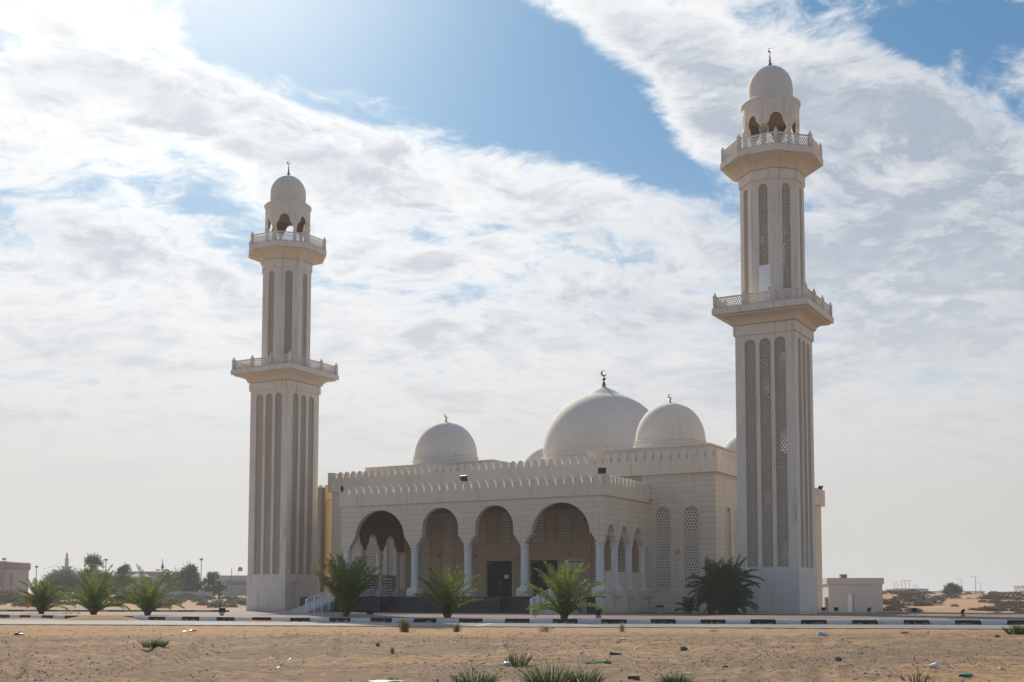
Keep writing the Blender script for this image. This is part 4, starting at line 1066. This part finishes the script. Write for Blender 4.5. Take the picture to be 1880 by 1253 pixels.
for k in range(95):
    d = random.choice([random.uniform(105, 180), random.uniform(180, 250), random.uniform(225, 300), random.uniform(240, 300)]); px = random.uniform(1612, 1890); x = (px-940)/2226*d
    if 34 < x < 44.5 and d < 150: continue
    kk = random.choice([0, 1, 1, 2, 2, 3]); shrub(x, d, random.uniform(.45, 1.3)*(1.0 if d > 220 else .8), kk, *sl(kk, d, 'right of the outbuilding', 'right'), .8)
for (x, y, s_) in ((44.6, 143, 1.3), (54, 172, 1.9), (57, 176, 2.0), (60, 179, 2.2), (67.9, 205, 2.6), (86, 214, 2.8), (90, 218, 2.8), (93.5, 221, 2.6), (57.5, 144, 1.1), (56, 143, 1.2), (59, 146, 1.1), (71, 172, 1.8)):
    shrub(x, y, s_, 1, L1, G1, .6)
G2, L2 = 'dry shrubs on the left sand', 'low dry shrub on the sand between the palms and the far wall'
for k in range(80):
    d = random.choice([random.uniform(150, 215), random.uniform(175, 240), random.uniform(190, 240)]); px = random.uniform(-20, 462); x = (px-940)/2226*d
    kk = random.choice([0, 1, 1, 2, 3, 4]); shrub(x, d, random.uniform(.6, 1.6), kk, *sl(kk, d, 'behind the left palms', 'left'), .8)
for (x, y, s_, k, lb) in ((-58, 188, 2.9, 0, 'large pinkish-grey dry bush behind the third palm'), (-56, 189, 2.4, 0, 'rounded dry bush beside the large pinkish-grey bush'), (-36.8, 152, 1.1, 4, 'dark green bush on bare sand just left of the left minaret'), (-80, 192, 2.4, 1, 'broad dark bush low at the left edge')):
    o = shrub(x, y, s_, k, lb, G2); del o['group']

# background buildings -------------------------------------------------------
def bld(name, label, x0, x1, y, dep, z0, z1, mt, trim=None, wins=(), az=0., par=.5, cat='building', wm='far_glass'):
    r = thing(name, label, cat, ((x0+x1)/2, y, z0), az); hw = (x1-x0)/2; h = z1-z0
    MB().box(-hw, hw, 0, dep, -1.5, h-par).build('wall', mt, r)
    MB().box(-hw-.25, hw+.25, -.25, dep+.25, h-par, h).build('parapet', trim or mt, r)
    for (a, b, c, d) in wins:
        f = MB().plate(rect(a-.15, b+.15, c-.15, d+.15), [rect(a, b, c, d)], -.08, -.002).build('window', trim or mt, r)
        MB().box(a, b, -.03, -.004, c, d).build('pane', wm, f)
    return r
pb = bld('villa', 'pink two-storey villa with terracotta cornice and curved corner at the left edge', -112, -99.5, 238, 12, 1.6, 8.7, 'far_pink', 'far_pink_trim', [(2.2, 4.0, 3.2, 5.6), (2.2, 4.0, .5, 2.0), (-3, -1.2, 3.2, 5.6)], par=1.4)
mb = MB().lathe([(3.4, -1.5), (3.4, 5.6)], 40); mb.v = [(v[0]+4.6, v[1]+3.2, v[2]) for v in mb.v]; mb.build('corner_bay', 'far_pink', pb, smooth=True)
mb = MB().lathe([(3.45, 5.6), (3.75, 5.7), (3.75, 6.9), (3.45, 7.0)], 40); mb.v = [(v[0]+4.6, v[1]+3.2, v[2]) for v in mb.v]; mb.build('cornice', 'far_pink_trim', pb, smooth=True)
for a in (-100, -72, -40):
    c, s_ = math.cos(R(a)), math.sin(R(a)); MB().obox((4.6+3.4*c, 3.2+3.4*s_, 3.6), (-s_, c, 0), (c, s_, 0), (0, 0, 1), .35, .05, 1.3).build('window', 'far_pink_trim', pb)
fm = thing('far_minaret', 'small distant beige minaret rising above the trees on the left', 'minaret', (-183.5, 500, 4.5))
MB().box(-1.3, 1.3, -1.3, 1.3, -1, 10.3).build('shaft', 'far_brown', fm); MB().box(-1.6, 1.6, -1.6, 1.6, 10.3, 10.9).build('balcony', 'far_brown', fm)
MB().lathe([(.75, 10.9), (.75, 13.6), (.95, 13.7), (.95, 14.0), (.5, 14.1), (.5, 15.2), (.6, 15.3), (.3, 16.2), (.02, 16.8)], 12).build('upper_shaft', 'far_brown', fm)
bld('long_building', 'long low brown building behind the trees left of the left minaret', -98, -80, 300, 10, 2.5, 8.3, 'far_beige', 'far_brown', [(-6+3*i, -5+3*i, 2.2, 3.8) for i in range(5)], par=1.3)
cp = thing('tent_canopy', 'pale tensile canopy in front of the long brown building', 'canopy', (-87.5, 286, 3)); MB().lathe([(2.6, 3.7), (1.2, 4.3), (.02, 4.9)], 12).build('fabric', 'far_white', cp)
MB().tube([(0, 0, -1), (0, 0, 4.85)], .06).build('mast', 'steel_grey', cp)
bw = MB(); bw.box(-70, -57.2, 232, 232.3, -1, 2.75)
for i in range(7): bw.box(-70+2.1*i, -69.7+2.1*i, 231.9, 231.99, -1, 2.85)
tag(bw.build('boundary_wall', 'far_white'), 'low white boundary wall in front of the trees left of the left minaret', 'wall')
wb = bld('flat_building', 'pale flat-roofed building with dark vents next to the left minaret', -63.2, -50, 262, 8, 1.8, 6.5, 'far_beige', 'far_white', [(-5.6, -.6, 2.6, 3.4), (1.2, 5.6, 2.6, 3.4)], par=.9)
tk = thing('water_tank', 'small blue-grey tank beside the pale flat-roofed building', 'tank', (-60.8, 246, float(gz(-60.8, 246)))); MB().lathe([(.55, -.2), (.6, 0), (.6, 1.3), (.3, 1.5), (.02, 1.55)], 14).build('drum', 'far_glass', tk)
MB().box(-.7, .7, -.7, .7, -.6, -.2).build('stand', 'steel_grey', tk)
bld('distant_house', 'white distant single-storey building on the dune crest right of the outbuilding', 132, 143.8, 420, 9, 4.0, 5.85, 'far_white', None, [(-4+1.6*i, -3.4+1.6*i, .5, 1.1) for i in range(6)], par=.3)
bld('distant_house', 'beige distant building behind the rounded green tree', 156, 175, 450, 9, 3.6, 5.3, 'far_beige', None, [(-5+2.4*i, -4.2+2.4*i, .5, 1.1) for i in range(5)], par=.3)
bld('distant_house', 'low distant white building near the right edge', 187, 214, 465, 9, 3.6, 5.2, 'far_white', None, [(-6+2.4*i, -5.2+2.4*i, .5, 1.) for i in range(4)], par=.3)
bld('distant_tower', 'distant taller white block cut by the right edge', 198, 214, 470, 9, 3.6, 7.8, 'far_white', None, [(-5+3*i, -3.8+3*i, 1.6, 2.6) for i in range(3)], par=.4)
# outbuilding
ob = thing('outbuilding', 'small beige flat-roofed outbuilding with one white door right of the right minaret', 'building', (39.3, 139, -.55), R(-3))
MB().plate(rect(-3.05, 3.05, -.3, 3.45), [rect(-.9, -.15, .25, 2.35)], 0, .25).box(-3.05, 3.05, .25, 6.5, -.3, 3.45).build('wall', 'outbuilding_paint', ob)
MB().box(-3.25, 3.2, -.18, 6.7, 3.45, 4.15).build('parapet', 'outbuilding_paint', ob)
d = MB().box(-.9, -.35, .1, .16, .25, 2.35).build('door', 'white_metal', ob); MB().box(-.45, -.41, .06, .1, 1.2, 1.3).build('handle', 'steel_grey', d)
MB().box(-.8, .35, -.6, -.01, -.3, .22).box(-.8, .1, -.9, -.6, -.3, .1).build('doorstep', 'slab_grey', ob)
MB().box(-1.4, -.7, 1, 1.8, 4.15, 4.55).box(-1.45, -.65, .95, 1.85, 4.55, 4.6).build('roof_unit', 'steel_grey', ob)
MB().box(-3.32, -3.06, .3, 1.2, .0, 1.95).build('pipe_casing', 'steel_grey', ob)
# street lamps and poles
def lamp(px, d, h, label, arm=-1, double=False, s_=.17, group='distant street lamps'):
    x = (px-940)/2226*d; z = float(gz(x, d))
    r = thing('street_lamp', label, 'street lamp', (x, d, z-.3), 0, group); k = d/700 if d > 350 else .5; s2 = s_*max(1, k)
    MB().tube([(0, 0, 0), (0, 0, h)], [s2*1.3, s2*.8], 6).build('pole', 'steel_grey', r)
    for a in ((-1, 1) if double else (arm,)):
        q = MB().tube([(0, 0, h-.1), (a*.5, 0, h+.2), (a*1.3, 0, h+.25)], s2*.7, 5); q.build('arm', 'steel_grey', r)
        MB().box(min(a*1.1, a*2.0), max(a*1.1, a*2.0), -.2, .2, h+.12, h+.34).build('lamp_head', 'steel_grey', r)
for i, (px, y) in enumerate(((1641, 1064), (1647, 1066), (1655, 1062), (1661, 1062), (1668, 1062), (1677, 1067), (1681, 1069), (1685, 1072), (1689, 1074), (1692, 1076))):
    lamp(px, 9.*2226/(1090-y)*.95, 9.2, ORD[i]+' street lamp from the left in the row above the white distant building', 1, group='street lamps in a receding row')
for px, y, a, lb in ((1745, 1077, 1, 'short faint pole left of the rounded green tree'), (1750, 1063, -1, 'street lamp just left of the rounded green tree'), (1764, 1060, -1, 'street lamp with its arm to the left, right of the rounded green tree'),
                     (1790, 1056, -1, 'tallest street lamp on the right above the beige distant building'), (1799, 1064, -1, 'street lamp right of the tallest one'), (1829, 1077, 1, 'faint lone pole left of the low distant white building')):
    lamp(px, 9.*2226/(1090-y)*.95, 9.2, lb, a)
def pole(px, d, ztop, label, cross=False, ball=True):
    x = (px-940)/2226*d; z = float(gz(x, d)); r = thing('light_pole', label, 'pole', (x, d, z), 0)
    h = ztop-z; MB().tube([(0, 0, -.3), (0, 0, h)], [.11, .07], 6).build('pole', 'steel_grey', r)
    if cross:
        MB().box(-1., 1., -.06, .06, h-2.1, h-1.95).box(-1.2, -.7, -.2, .2, h-2.2, h-1.9).box(.7, 1.2, -.2, .2, h-2.2, h-1.9).build('lamp_arm', 'steel_grey', r)
        MB().lathe([(.05, h-1.9), (.35, h-1.6), (.1, h-.8), (.03, h+.3)], 8).build('crest', 'steel_grey', r)
    elif ball: MB().box(-.28, .28, -.2, .2, h-.1, h+.25).build('lamp_head', 'steel_grey', r)
zt = lambda y, d: .69+(1106.2-y)*d/2226
pole(8, 236, zt(1028, 236), 'short pole above the pink villa roof'); pole(68, 250, zt(1042, 250), 'thin pole between the pink villa and the trees')
pole(195, 240, zt(1029, 240), 'tall light pole left of the long brown building'); pole(190, 300, zt(1042, 300), 'short faint pole beside the tall light pole')
pole(299, 240, zt(1028, 240), 'ornate twin-armed light pole above the long brown building', True); pole(323, 300, zt(1041, 300), 'faint antenna on the long brown building', ball=False)
pole(370, 236, zt(1028, 236), 'tall light pole beside the dense rounded tree'); pole(426, 255, zt(1044, 255), 'thin pole above the pale flat-roofed building', ball=False)
x = (438-940)/2226*255; fz = float(gz(x, 255)); fl = thing('flag', 'small red and white flag on a pole beside the left minaret', 'flag', (x, 255, fz))
MB().tube([(0, 0, 0), (0, 0, zt(1042, 255)-fz)], .035, 5).build('flagpole', 'far_white', fl)
hz_ = zt(1042, 255)-fz; MB().plate([(0, hz_-.9), (0, hz_), (.5, hz_+.1), (.9, hz_-.1), (.8, hz_-.9), (.4, hz_-.7)], [], -.02, .02).build('cloth', 'flag_red', fl)
MB().plate([(.28, hz_-.62), (.28, hz_-.2), (.62, hz_-.3), (.62, hz_-.66)], [], -.03, -.021).build('panel', 'far_white', fl)

# ------------------------------------------------------------------ foreground plants and litter
def herb(name, x, y, wd, dp, h, n, label, mt='shrub_leaf', seed=0, cat='plant', group=None, leaf=.05, spiky=False):
    random.seed(seed); z = float(gz(x, y)); r = thing(name, label, cat, (x, y, z), 0, group); st = MB(); lf = MB()
    n = int(n*1.35); leaf *= .78
    for k in range(n):
        a = random.uniform(0, 6.28); f = random.uniform(0, 1)**.5; bx, by = wd*.5*f*math.cos(a)*.75, dp*.5*f*math.sin(a)*.75
        hh = h*(1-.55*f)*random.uniform(.55, 1.05); tilt = .55*f+.1
        tip = Vector((bx+math.cos(a)*hh*tilt+random.uniform(-.04, .04), by+math.sin(a)*hh*tilt, hh)); b = Vector((bx*.8, by*.8, -.02)); mid = b.lerp(tip, .5)+Vector((random.uniform(-.04, .04), random.uniform(-.04, .04), .02))
        st.tube([b, mid, tip], [.009, .007, .003], 3)
        m = int(hh/.014)
        for i in range(m):
            t = .12+.88*i/max(1, m); p = b.lerp(mid, t*2) if t < .5 else mid.lerp(tip, t*2-1)
            aa = i*2.4+k; up = .5 if spiky else .25
            d = Vector((math.cos(aa), math.sin(aa), up+random.uniform(-.2, .4))).normalized(); L = leaf*random.uniform(.6, 1.3)*(1.1-.4*t); s_ = d.cross(Vector((0, 0, 1))).normalized()*L*.2
            lf.add([p, p+d*L*.5+s_, p+d*L, p+d*L*.5-s_], [(0, 1, 2, 3)])
    lf.build('leaves', mt, r, fix=False); st.build('stems', mt, r, fix=False); return r
herb('desert_plant', -10.14, 34.6, 1.05, .7, .33, 95, 'grey-green leafy bush alone on the sand at left', seed=1, leaf=.07)
herb('desert_plant', -.75, 24.35, 1.25, .8, .33, 85, 'green weed clump at the bottom edge left of the twiggy plant', seed=2, leaf=.06)
herb('desert_plant', .15, 28.1, .75, .5, .50, 40, 'tall twiggy green plant standing beside a white plastic bag', seed=3, leaf=.055, spiky=True)
herb('desert_plant', .75, 24.5, 1.5, .8, .52, 110, 'largest green weed clump at the bottom centre', seed=4, leaf=.06)
herb('desert_plant', 1.5, 24.5, 1.0, .7, .42, 60, 'right part of the weeds at the bottom centre, with taller sprigs', seed=14, leaf=.06)
herb('desert_plant', 3.25, 24.3, 1.05, .6, .26, 70, 'low green weed clump at the bottom edge right of the dark can', seed=5, leaf=.06)
herb('desert_plant', 8.05, 24.3, .75, .5, .36, 26, 'sparse thin weed at the bottom edge near the green scrap', seed=6, leaf=.05)
herb('desert_plant', 16.2, 38.8, 1.3, .9, .45, 90, 'dark green spreading bush at the right edge by the road', 'palm_leaf', seed=7, leaf=.07)
def tuft(x, y, h, wd, n, label, mt='dry_grass', seed=0):
    random.seed(seed); z = float(gz(x, y)); mb = MB()
    for k in range(n):
        a = random.uniform(0, 6.28); b = Vector((random.gauss(0, wd*.18), random.gauss(0, wd*.18), -.02)); t = Vector((b.x+math.cos(a)*wd*.5*random.random(), b.y+math.sin(a)*wd*.5*random.random(), h*random.uniform(.5, 1.05)))
        s_ = Vector((math.sin(a), -math.cos(a), 0))*.007; m = b.lerp(t, .55)+Vector((0, 0, h*.08)); mb.add([b-s_, b+s_, m+s_*.8, t, m-s_*.8], [(0, 1, 2, 3, 4)])
    return tag(mb.build('grass_tuft', mt, None, (x, y, z), fix=False), label, 'grass tuft')
tuft(-3.66, 41.5, .52, .34, 170, 'tallest dry grass tuft, in front of the kerb', seed=1)
tuft(-1.87, 41.1, .34, .28, 90, 'smaller dry grass tuft right of the tallest one', seed=2)
tuft(1.1, 41.2, .26, .55, 50, 'thin straggly grass tuft below the right palm', seed=3)
tuft(3.72, 41.1, .34, .3, 30, 'sparse upright grass tuft in front of the porch corner', seed=4)
tuft(-3.12, 31.8, .17, .16, 45, 'tiny green seedling alone on the sand at centre left', 'shrub_leaf', 5)
tuft(6.73, 40.6, .09, .3, 60, 'low yellow-green tuft in front of the large dark palm', 'shrub_leaf', 6)
tuft(12.73, 39.5, .10, .35, 60, 'low dark tuft on the sand left of the right edge bush', 'dark_shrub', 7)
tuft(13.5, 39.5, .14, .15, 20, 'tiny thin tuft right of the low dark tuft', 'shrub_leaf', 8)
tuft(-22.6, 64.2, .35, .9, 90, 'small green sprout at the foot of the second palm from the left', 'palm_leaf', 9)
tuft(-26.4, 72.6, .6, 1.5, 130, 'green sprouts at the foot of the leftmost palm', 'palm_leaf', 10)
tuft(16.4, 76.9, .45, .35, 40, 'small spiky plant at the foot of the right minaret', 'palm_leaf_shaded', 11)
tuft(10.6, 74.2, .3, .8, 80, 'low weeds in the bed left of the large dark palm', 'palm_leaf_shaded', 12)
random.seed(5)
def gp(x, y, dz=0.): return (x, y, float(gz(x, y))+dz)
def crumple(name, x, y, rx, ry, rz_, mt, label, cat='litter', seed=0, rot=None, flat=.5, group=None):
    """crumpled sheet or lump with thickness"""
    random.seed(seed); n, m = 14, 6; vs = []; fs = []
    for j in range(m+1):
        for i in range(n):
            t = 2*math.pi*i/n; ph = math.pi*j/m; k = 1+random.uniform(-.28, .28)
            vs.append((rx*math.sin(ph)*math.cos(t)*k, ry*math.sin(ph)*math.sin(t)*k, rz_*(1+math.cos(ph)*k)*.5))
    for j in range(m):
        for i in range(n): fs.append((j*n+i, j*n+(i+1) % n, (j+1)*n+(i+1) % n, (j+1)*n+i))
    o = MB().add(vs, fs).build(name, mt, None, gp(x, y, -.012), random.uniform(0, 3) if rot is None else rot, smooth=False)
    return tag(o, label, cat, group)
def ribbon(name, pts, wd, mt, label, cat='ribbon'):
    c = Vector(gp(*pts[0][:2])); mb = MB(); P = [Vector((*p[:2], float(gz(p[0], p[1]))+p[2]))-c for p in pts]; vs = []
    for i, p in enumerate(P):
        d = (P[min(i+1, len(P)-1)]-P[max(i-1, 0)]); s_ = Vector((-d.y, d.x, 0)); s_ = s_.normalized()*wd*(.6+.5*math.sin(i*1.9)**2) if s_.length > 1e-5 else Vector((wd, 0, 0)); s_.z = wd*.4*math.sin(i*2.3)
        vs += [p-s_, p+s_, p+s_-Vector((0, 0, .004)), p-s_-Vector((0, 0, .004))]
    fs = []
    for i in range(len(P)-1):
        for k in range(4): fs.append((i*4+k, i*4+(k+1) % 4, i*4+4+(k+1) % 4, i*4+4+k))
    return tag(mb.add(vs, fs).build(name, mt, None, c), label, cat)
bt = thing('plastic_bottle', 'crushed clear plastic bottle lying below the road at right', 'bottle', gp(9.9, 38.8, .05), R(10))
mb = MB().lathe([(.01, -.17), (.055, -.165), (.06, -.1), (.05, -.03), (.06, .02), (.055, .09), (.02, .14), (.02, .17), (.01, .17)], 14); mb.v = [(v[2]*1.1, v[0]*1.1, v[1]*1.1) for v in mb.v]; mb.build('body', 'plastic_white', bt, smooth=True)
mb = MB().lathe([(.062, -.12), (.062, -.02)], 14); mb.v = [(v[2]*1.1, v[0]*1.1, v[1]*1.1) for v in mb.v]; mb.build('band', 'plastic_cyan', bt, smooth=True)
cu = thing('paper_cup', 'white crumpled cup lying on the sand at lower right', 'cup', gp(9.3, 26.9, .055), R(-35))
mb = MB().lathe([(.01, -.09), (.045, -.09), (.065, .08), (.06, .08), (.04, -.08)], 16); mb.v = [(v[2]*.9+v[0]*.35, v[0], v[1]+v[2]*.25) for v in mb.v]; mb.build('body', 'plastic_white', cu, smooth=True)
mb = MB().lathe([(.068, .075), (.072, .085), (.066, .09)], 16); mb.v = [(v[2]*.9+v[0]*.35, v[0], v[1]+v[2]*.25) for v in mb.v]; mb.build('rim', 'plastic_white', cu, smooth=True)
cn = thing('drink_can', 'dark crushed can with a pale end lying at the bottom of the photo', 'can', gp(2.5, 25.0, .035), R(-4))
mb = MB().lathe([(.01, -.13), (.035, -.13), (.04, -.08), (.034, 0), (.041, .07), (.03, .12), (.01, .12)], 14); mb.v = [(v[2], v[0], v[1]) for v in mb.v]; mb.build('body', 'slab_grey', cn, smooth=True)
MB().box(-.10, .04, -.035, .035, .036, .05).build('lid', 'paper', cn)
crumple('wrapper', -11.0, 42.0, .22, .12, .09, 'plastic_red', 'red crumpled wrapper near the road at left', seed=1)
crumple('wrapper', -11.22, 41.9, .14, .08, .05, 'plastic_white', 'white scrap touching the red crumpled wrapper', seed=2)
crumple('rubbish_bag', -16.3, 40.3, .18, .12, .10, 'black_metal', 'small black plastic bag on the sand at far left', seed=3)
crumple('plastic_bag', -.12, 28.1, .12, .08, .09, 'plastic_white', 'white crumpled plastic bag beside the twiggy plant', seed=4)
crumple('paper_scrap', 2.13, 26.78, .13, .03, .015, 'paper', 'thin white paper strip above the dark can', seed=5, rot=.3)
crumple('paper_scrap', 3.82, 26.2, .10, .05, .03, 'paper', 'white flat scrap right of the dark can, above the low weed clump', seed=6, rot=0)
crumple('paper_scrap', -4.36, 29.7, .08, .05, .02, 'plastic_white', 'pale scrap between the green ribbons and the seedling', seed=7)
crumple('paper_scrap', 3.42, 37.4, .12, .06, .05, 'paper', 'white scrap on the gravel below the sparse upright tuft', seed=8, rot=0)
crumple('paper_scrap', 10.7, 26.7, .06, .05, .05, 'plastic_white', 'small white scrap at lower right, right of the white cup', seed=9)
crumple('paper_scrap', -7.8, 31.2, .05, .04, .05, 'paper', 'small white scrap right of the leafy bush', seed=10)
crumple('paper_scrap', -7.9, 29.9, .08, .03, .03, 'paper', 'white sliver below the small white scrap near the leafy bush', seed=16)
crumple('paper_scrap', -15.6, 43.1, .08, .05, .04, 'paper', 'white scrap near the road edge at left', seed=11)
crumple('paper_scrap', 6.77, 32.5, .07, .05, .06, 'paper', 'pale scrap on the gravel left of the dark stones at right', seed=12)
crumple('paper_scrap', 9.1, 33.0, .12, .04, .02, 'paper', 'pale flat strip on the sand at right, below the bottle', seed=13)
crumple('plastic_film', 9.45, 25.4, .17, .09, .06, 'plastic_teal', 'dark green plastic scrap at lower right', seed=13, rot=0)
crumple('plastic_film', 1.93, 28.75, .28, .07, .05, 'plastic_green', 'bright green plastic film at bottom centre', seed=14, rot=.1)
crumple('plastic_film', 2.25, 28.8, .10, .07, .08, 'plastic_green', 'small bright green scrap at the right end of the green film', seed=17, rot=.1)
crumple('plastic_film', -2.5, 24.65, .38, .10, .05, 'plastic_green', 'bright green film cut by the bottom edge', seed=15, rot=0)
crumple('plastic_film', 8.5, 25.6, .10, .03, .02, 'plastic_green', 'faint green sliver left of the dark green scrap', seed=18, rot=0)
ribbon('plastic_ribbon', [(-5.42, 28.2, .0), (-5.38, 28.35, .03), (-5.30, 28.5, .10), (-5.25, 28.6, .12), (-5.2, 28.7, .16)], .018, 'plastic_teal', 'left of two short green ribbons standing on the sand')
ribbon('plastic_ribbon', [(-4.95, 28.5, 0), (-4.9, 28.6, .06), (-4.9, 28.7, .12), (-4.88, 28.75, .17)], .013, 'plastic_teal', 'right of two short green ribbons standing on the sand')
ribbon('plastic_ribbon', [(.75, 28.7, .01), (.95, 28.9, .02), (1.1, 29.1, .06), (1.3, 29.2, .05), (1.5, 29.1, .01)], .013, 'plastic_green', 'thin bright green strip left of the green film')
ribbon('twine', [(-3.9, 29.2, .01), (-3.5, 29.35, .015), (-3.0, 29.4, .01), (-2.6, 29.2, .015), (-2.2, 29.25, .01)], .009, 'twine', 'pale yellow twine lying across the sand at centre', 'twine')
ribbon('twine', [(2.6, 32.4, .01), (3.0, 32.6, .01), (3.3, 32.9, .02), (3.35, 33.3, .05), (3.7, 34.2, .01), (4.4, 34.8, .01)], .010, 'twine', 'long pale twine curling over the gravel right of the grey slab', 'twine')
ribbon('twine', [(7.1, 24.9, .01), (7.3, 25.1, .02), (7.6, 25.2, .01)], .012, 'twine', 'short yellow twine at the bottom near the sparse weed', 'twine')
sl = MB(); sl.add([(-.16, -.1, 0), (.15, -.12, 0), (.18, .1, 0), (-.13, .12, 0), (-.15, -.09, .08), (.14, -.11, .05), (.16, .09, .07), (-.12, .11, .10)], [(3, 2, 1, 0), (4, 5, 6, 7), (0, 1, 5, 4), (1, 2, 6, 5), (2, 3, 7, 6), (3, 0, 4, 7)])
tag(sl.build('stone_slab', 'slab_grey', None, gp(2.62, 30.9, -.01)), 'flat dark grey slab on the sand at centre', 'stone')
def stone(x, y, s_, label, seed): return crumple('stone', x, y, s_, s_*.7, s_*1.1, 'slab_grey', label, 'stone', seed)
stone(4.62, 32.8, .11, 'rounded dark stone right of the curling twine', 31); stone(7.9, 29.5, .10, 'dark stone among gravel at right centre', 32); stone(-3.87, 35.2, .09, 'dark stone left of the tallest tufts', 33); stone(14.9, 37.4, .08, 'dark stone on the sand near the right edge bush', 34)
crumple('stone', 11.75, 66.6, .14, .12, .2, 'paper', 'small white stone at the foot of the large dark palm', 'stone', 35)
pt = thing('plant_pot', 'small white pot at the foot of the wall between porch and large palm', 'pot', (9.97, 82.0, 0)); MB().lathe([(.16, 0), (.2, .35), (.22, .36), (.22, .4), (.17, .4)], 14).build('body', 'far_white', pt)
MB().lathe([(.01, .36), (.3, .42), (.34, .5), (.2, .56), (.02, .58)], 9).build('soil_plant', 'dark_shrub', pt)
# gravel and pebbles: nobody could count them
def gravel():
    random.seed(99); rs = np.random.RandomState(4); N = 52000; vs = []; fs = []
    d = 22.5+24*rs.rand(N)**1.05; a = (rs.rand(N)-.5)*2*.47; X = d*np.tan(a); Y = d
    pat = fbm(X, Y, .28, 71)*.6+fbm(X, Y, 1.2, 73)*.55; ye = 44.2-.16*X; t = ye-Y
    keep = (pat+rs.rand(N)*.34 > .20) & (t > 2.2+rs.rand(N)*2); X, Y = X[keep], Y[keep]; Z = gz(X, Y); S = .008+.030*rs.rand(len(X))**3.2+.012*np.clip((t[keep]-2)*.0, 0, 1)
    big = rs.rand(len(X)) > .994; S = np.where(big, S*1.6+.012, S)
    for x, y, z, s_ in zip(X, Y, Z, S):
        n = len(vs); ax, ay, az_ = s_*random.uniform(.7, 1.4), s_*random.uniform(.7, 1.4), s_*random.uniform(.4, .9); r = random.uniform(0, 1.5); c, q = math.cos(r), math.sin(r)
        vs += [(x+ax*c, y+ax*q, z), (x-ay*q, y+ay*c, z), (x-ax*c, y-ax*q, z), (x+ay*q, y-ay*c, z), (x+random.uniform(-.3, .3)*s_, y, z+az_)]
        fs += [(n, n+1, n+4), (n+1, n+2, n+4), (n+2, n+3, n+4), (n+3, n, n+4)]
    me = bpy.data.meshes.new('gravel'); me.from_pydata(vs, [], fs); me.materials.append(MATS['pebble']); o = link('gravel', me); kind(o, 'stuff', 'dark gravel and clods scattered over the sandy lot'); o['category'] = 'gravel'
gravel()
def twigs():
    random.seed(12); mb = MB()
    for k in range(900):
        y = random.uniform(23, 41); x = random.uniform(-.46, .46)*y; z = float(gz(x, y)); a = random.uniform(0, 3.14); L = random.uniform(.03, .14); dx, dy = math.cos(a)*L, math.sin(a)*L
        mb.add([(x-dx, y-dy, z+.004), (x+dx, y+dy, z+random.uniform(.005, .05)), (x+dx*.2, y+dy*.2, z+.022)], [(0, 1, 2)])
    o = mb.build('twigs', 'dark_shrub', fix=False); kind(o, 'stuff', 'dry twigs and straw scattered over the sand'); o['category'] = 'twigs'
twigs()

# ------------------------------------------------------------------ haze: the dusty air of the desert horizon
def haze_vol(t):
    v = t.add('ShaderNodeVolumePrincipled'); v.inputs['Color'].default_value = (.86, .87, .90, 1); v.inputs['Density'].default_value = .00045; v.inputs['Anisotropy'].default_value = .25
    return v
m = bpy.data.materials.new('haze'); m.use_nodes = True; t = NT(m.node_tree); t.n.clear()
out = t.add('ShaderNodeOutputMaterial'); t.l.new(haze_vol(t).outputs[0], out.inputs['Volume']); MATS['haze'] = m
hb = MB().box(-9500, 9500, -9500, 9500, -3, 45).build('haze', 'haze'); kind(hb, 'stuff', 'pale dusty haze over the desert')
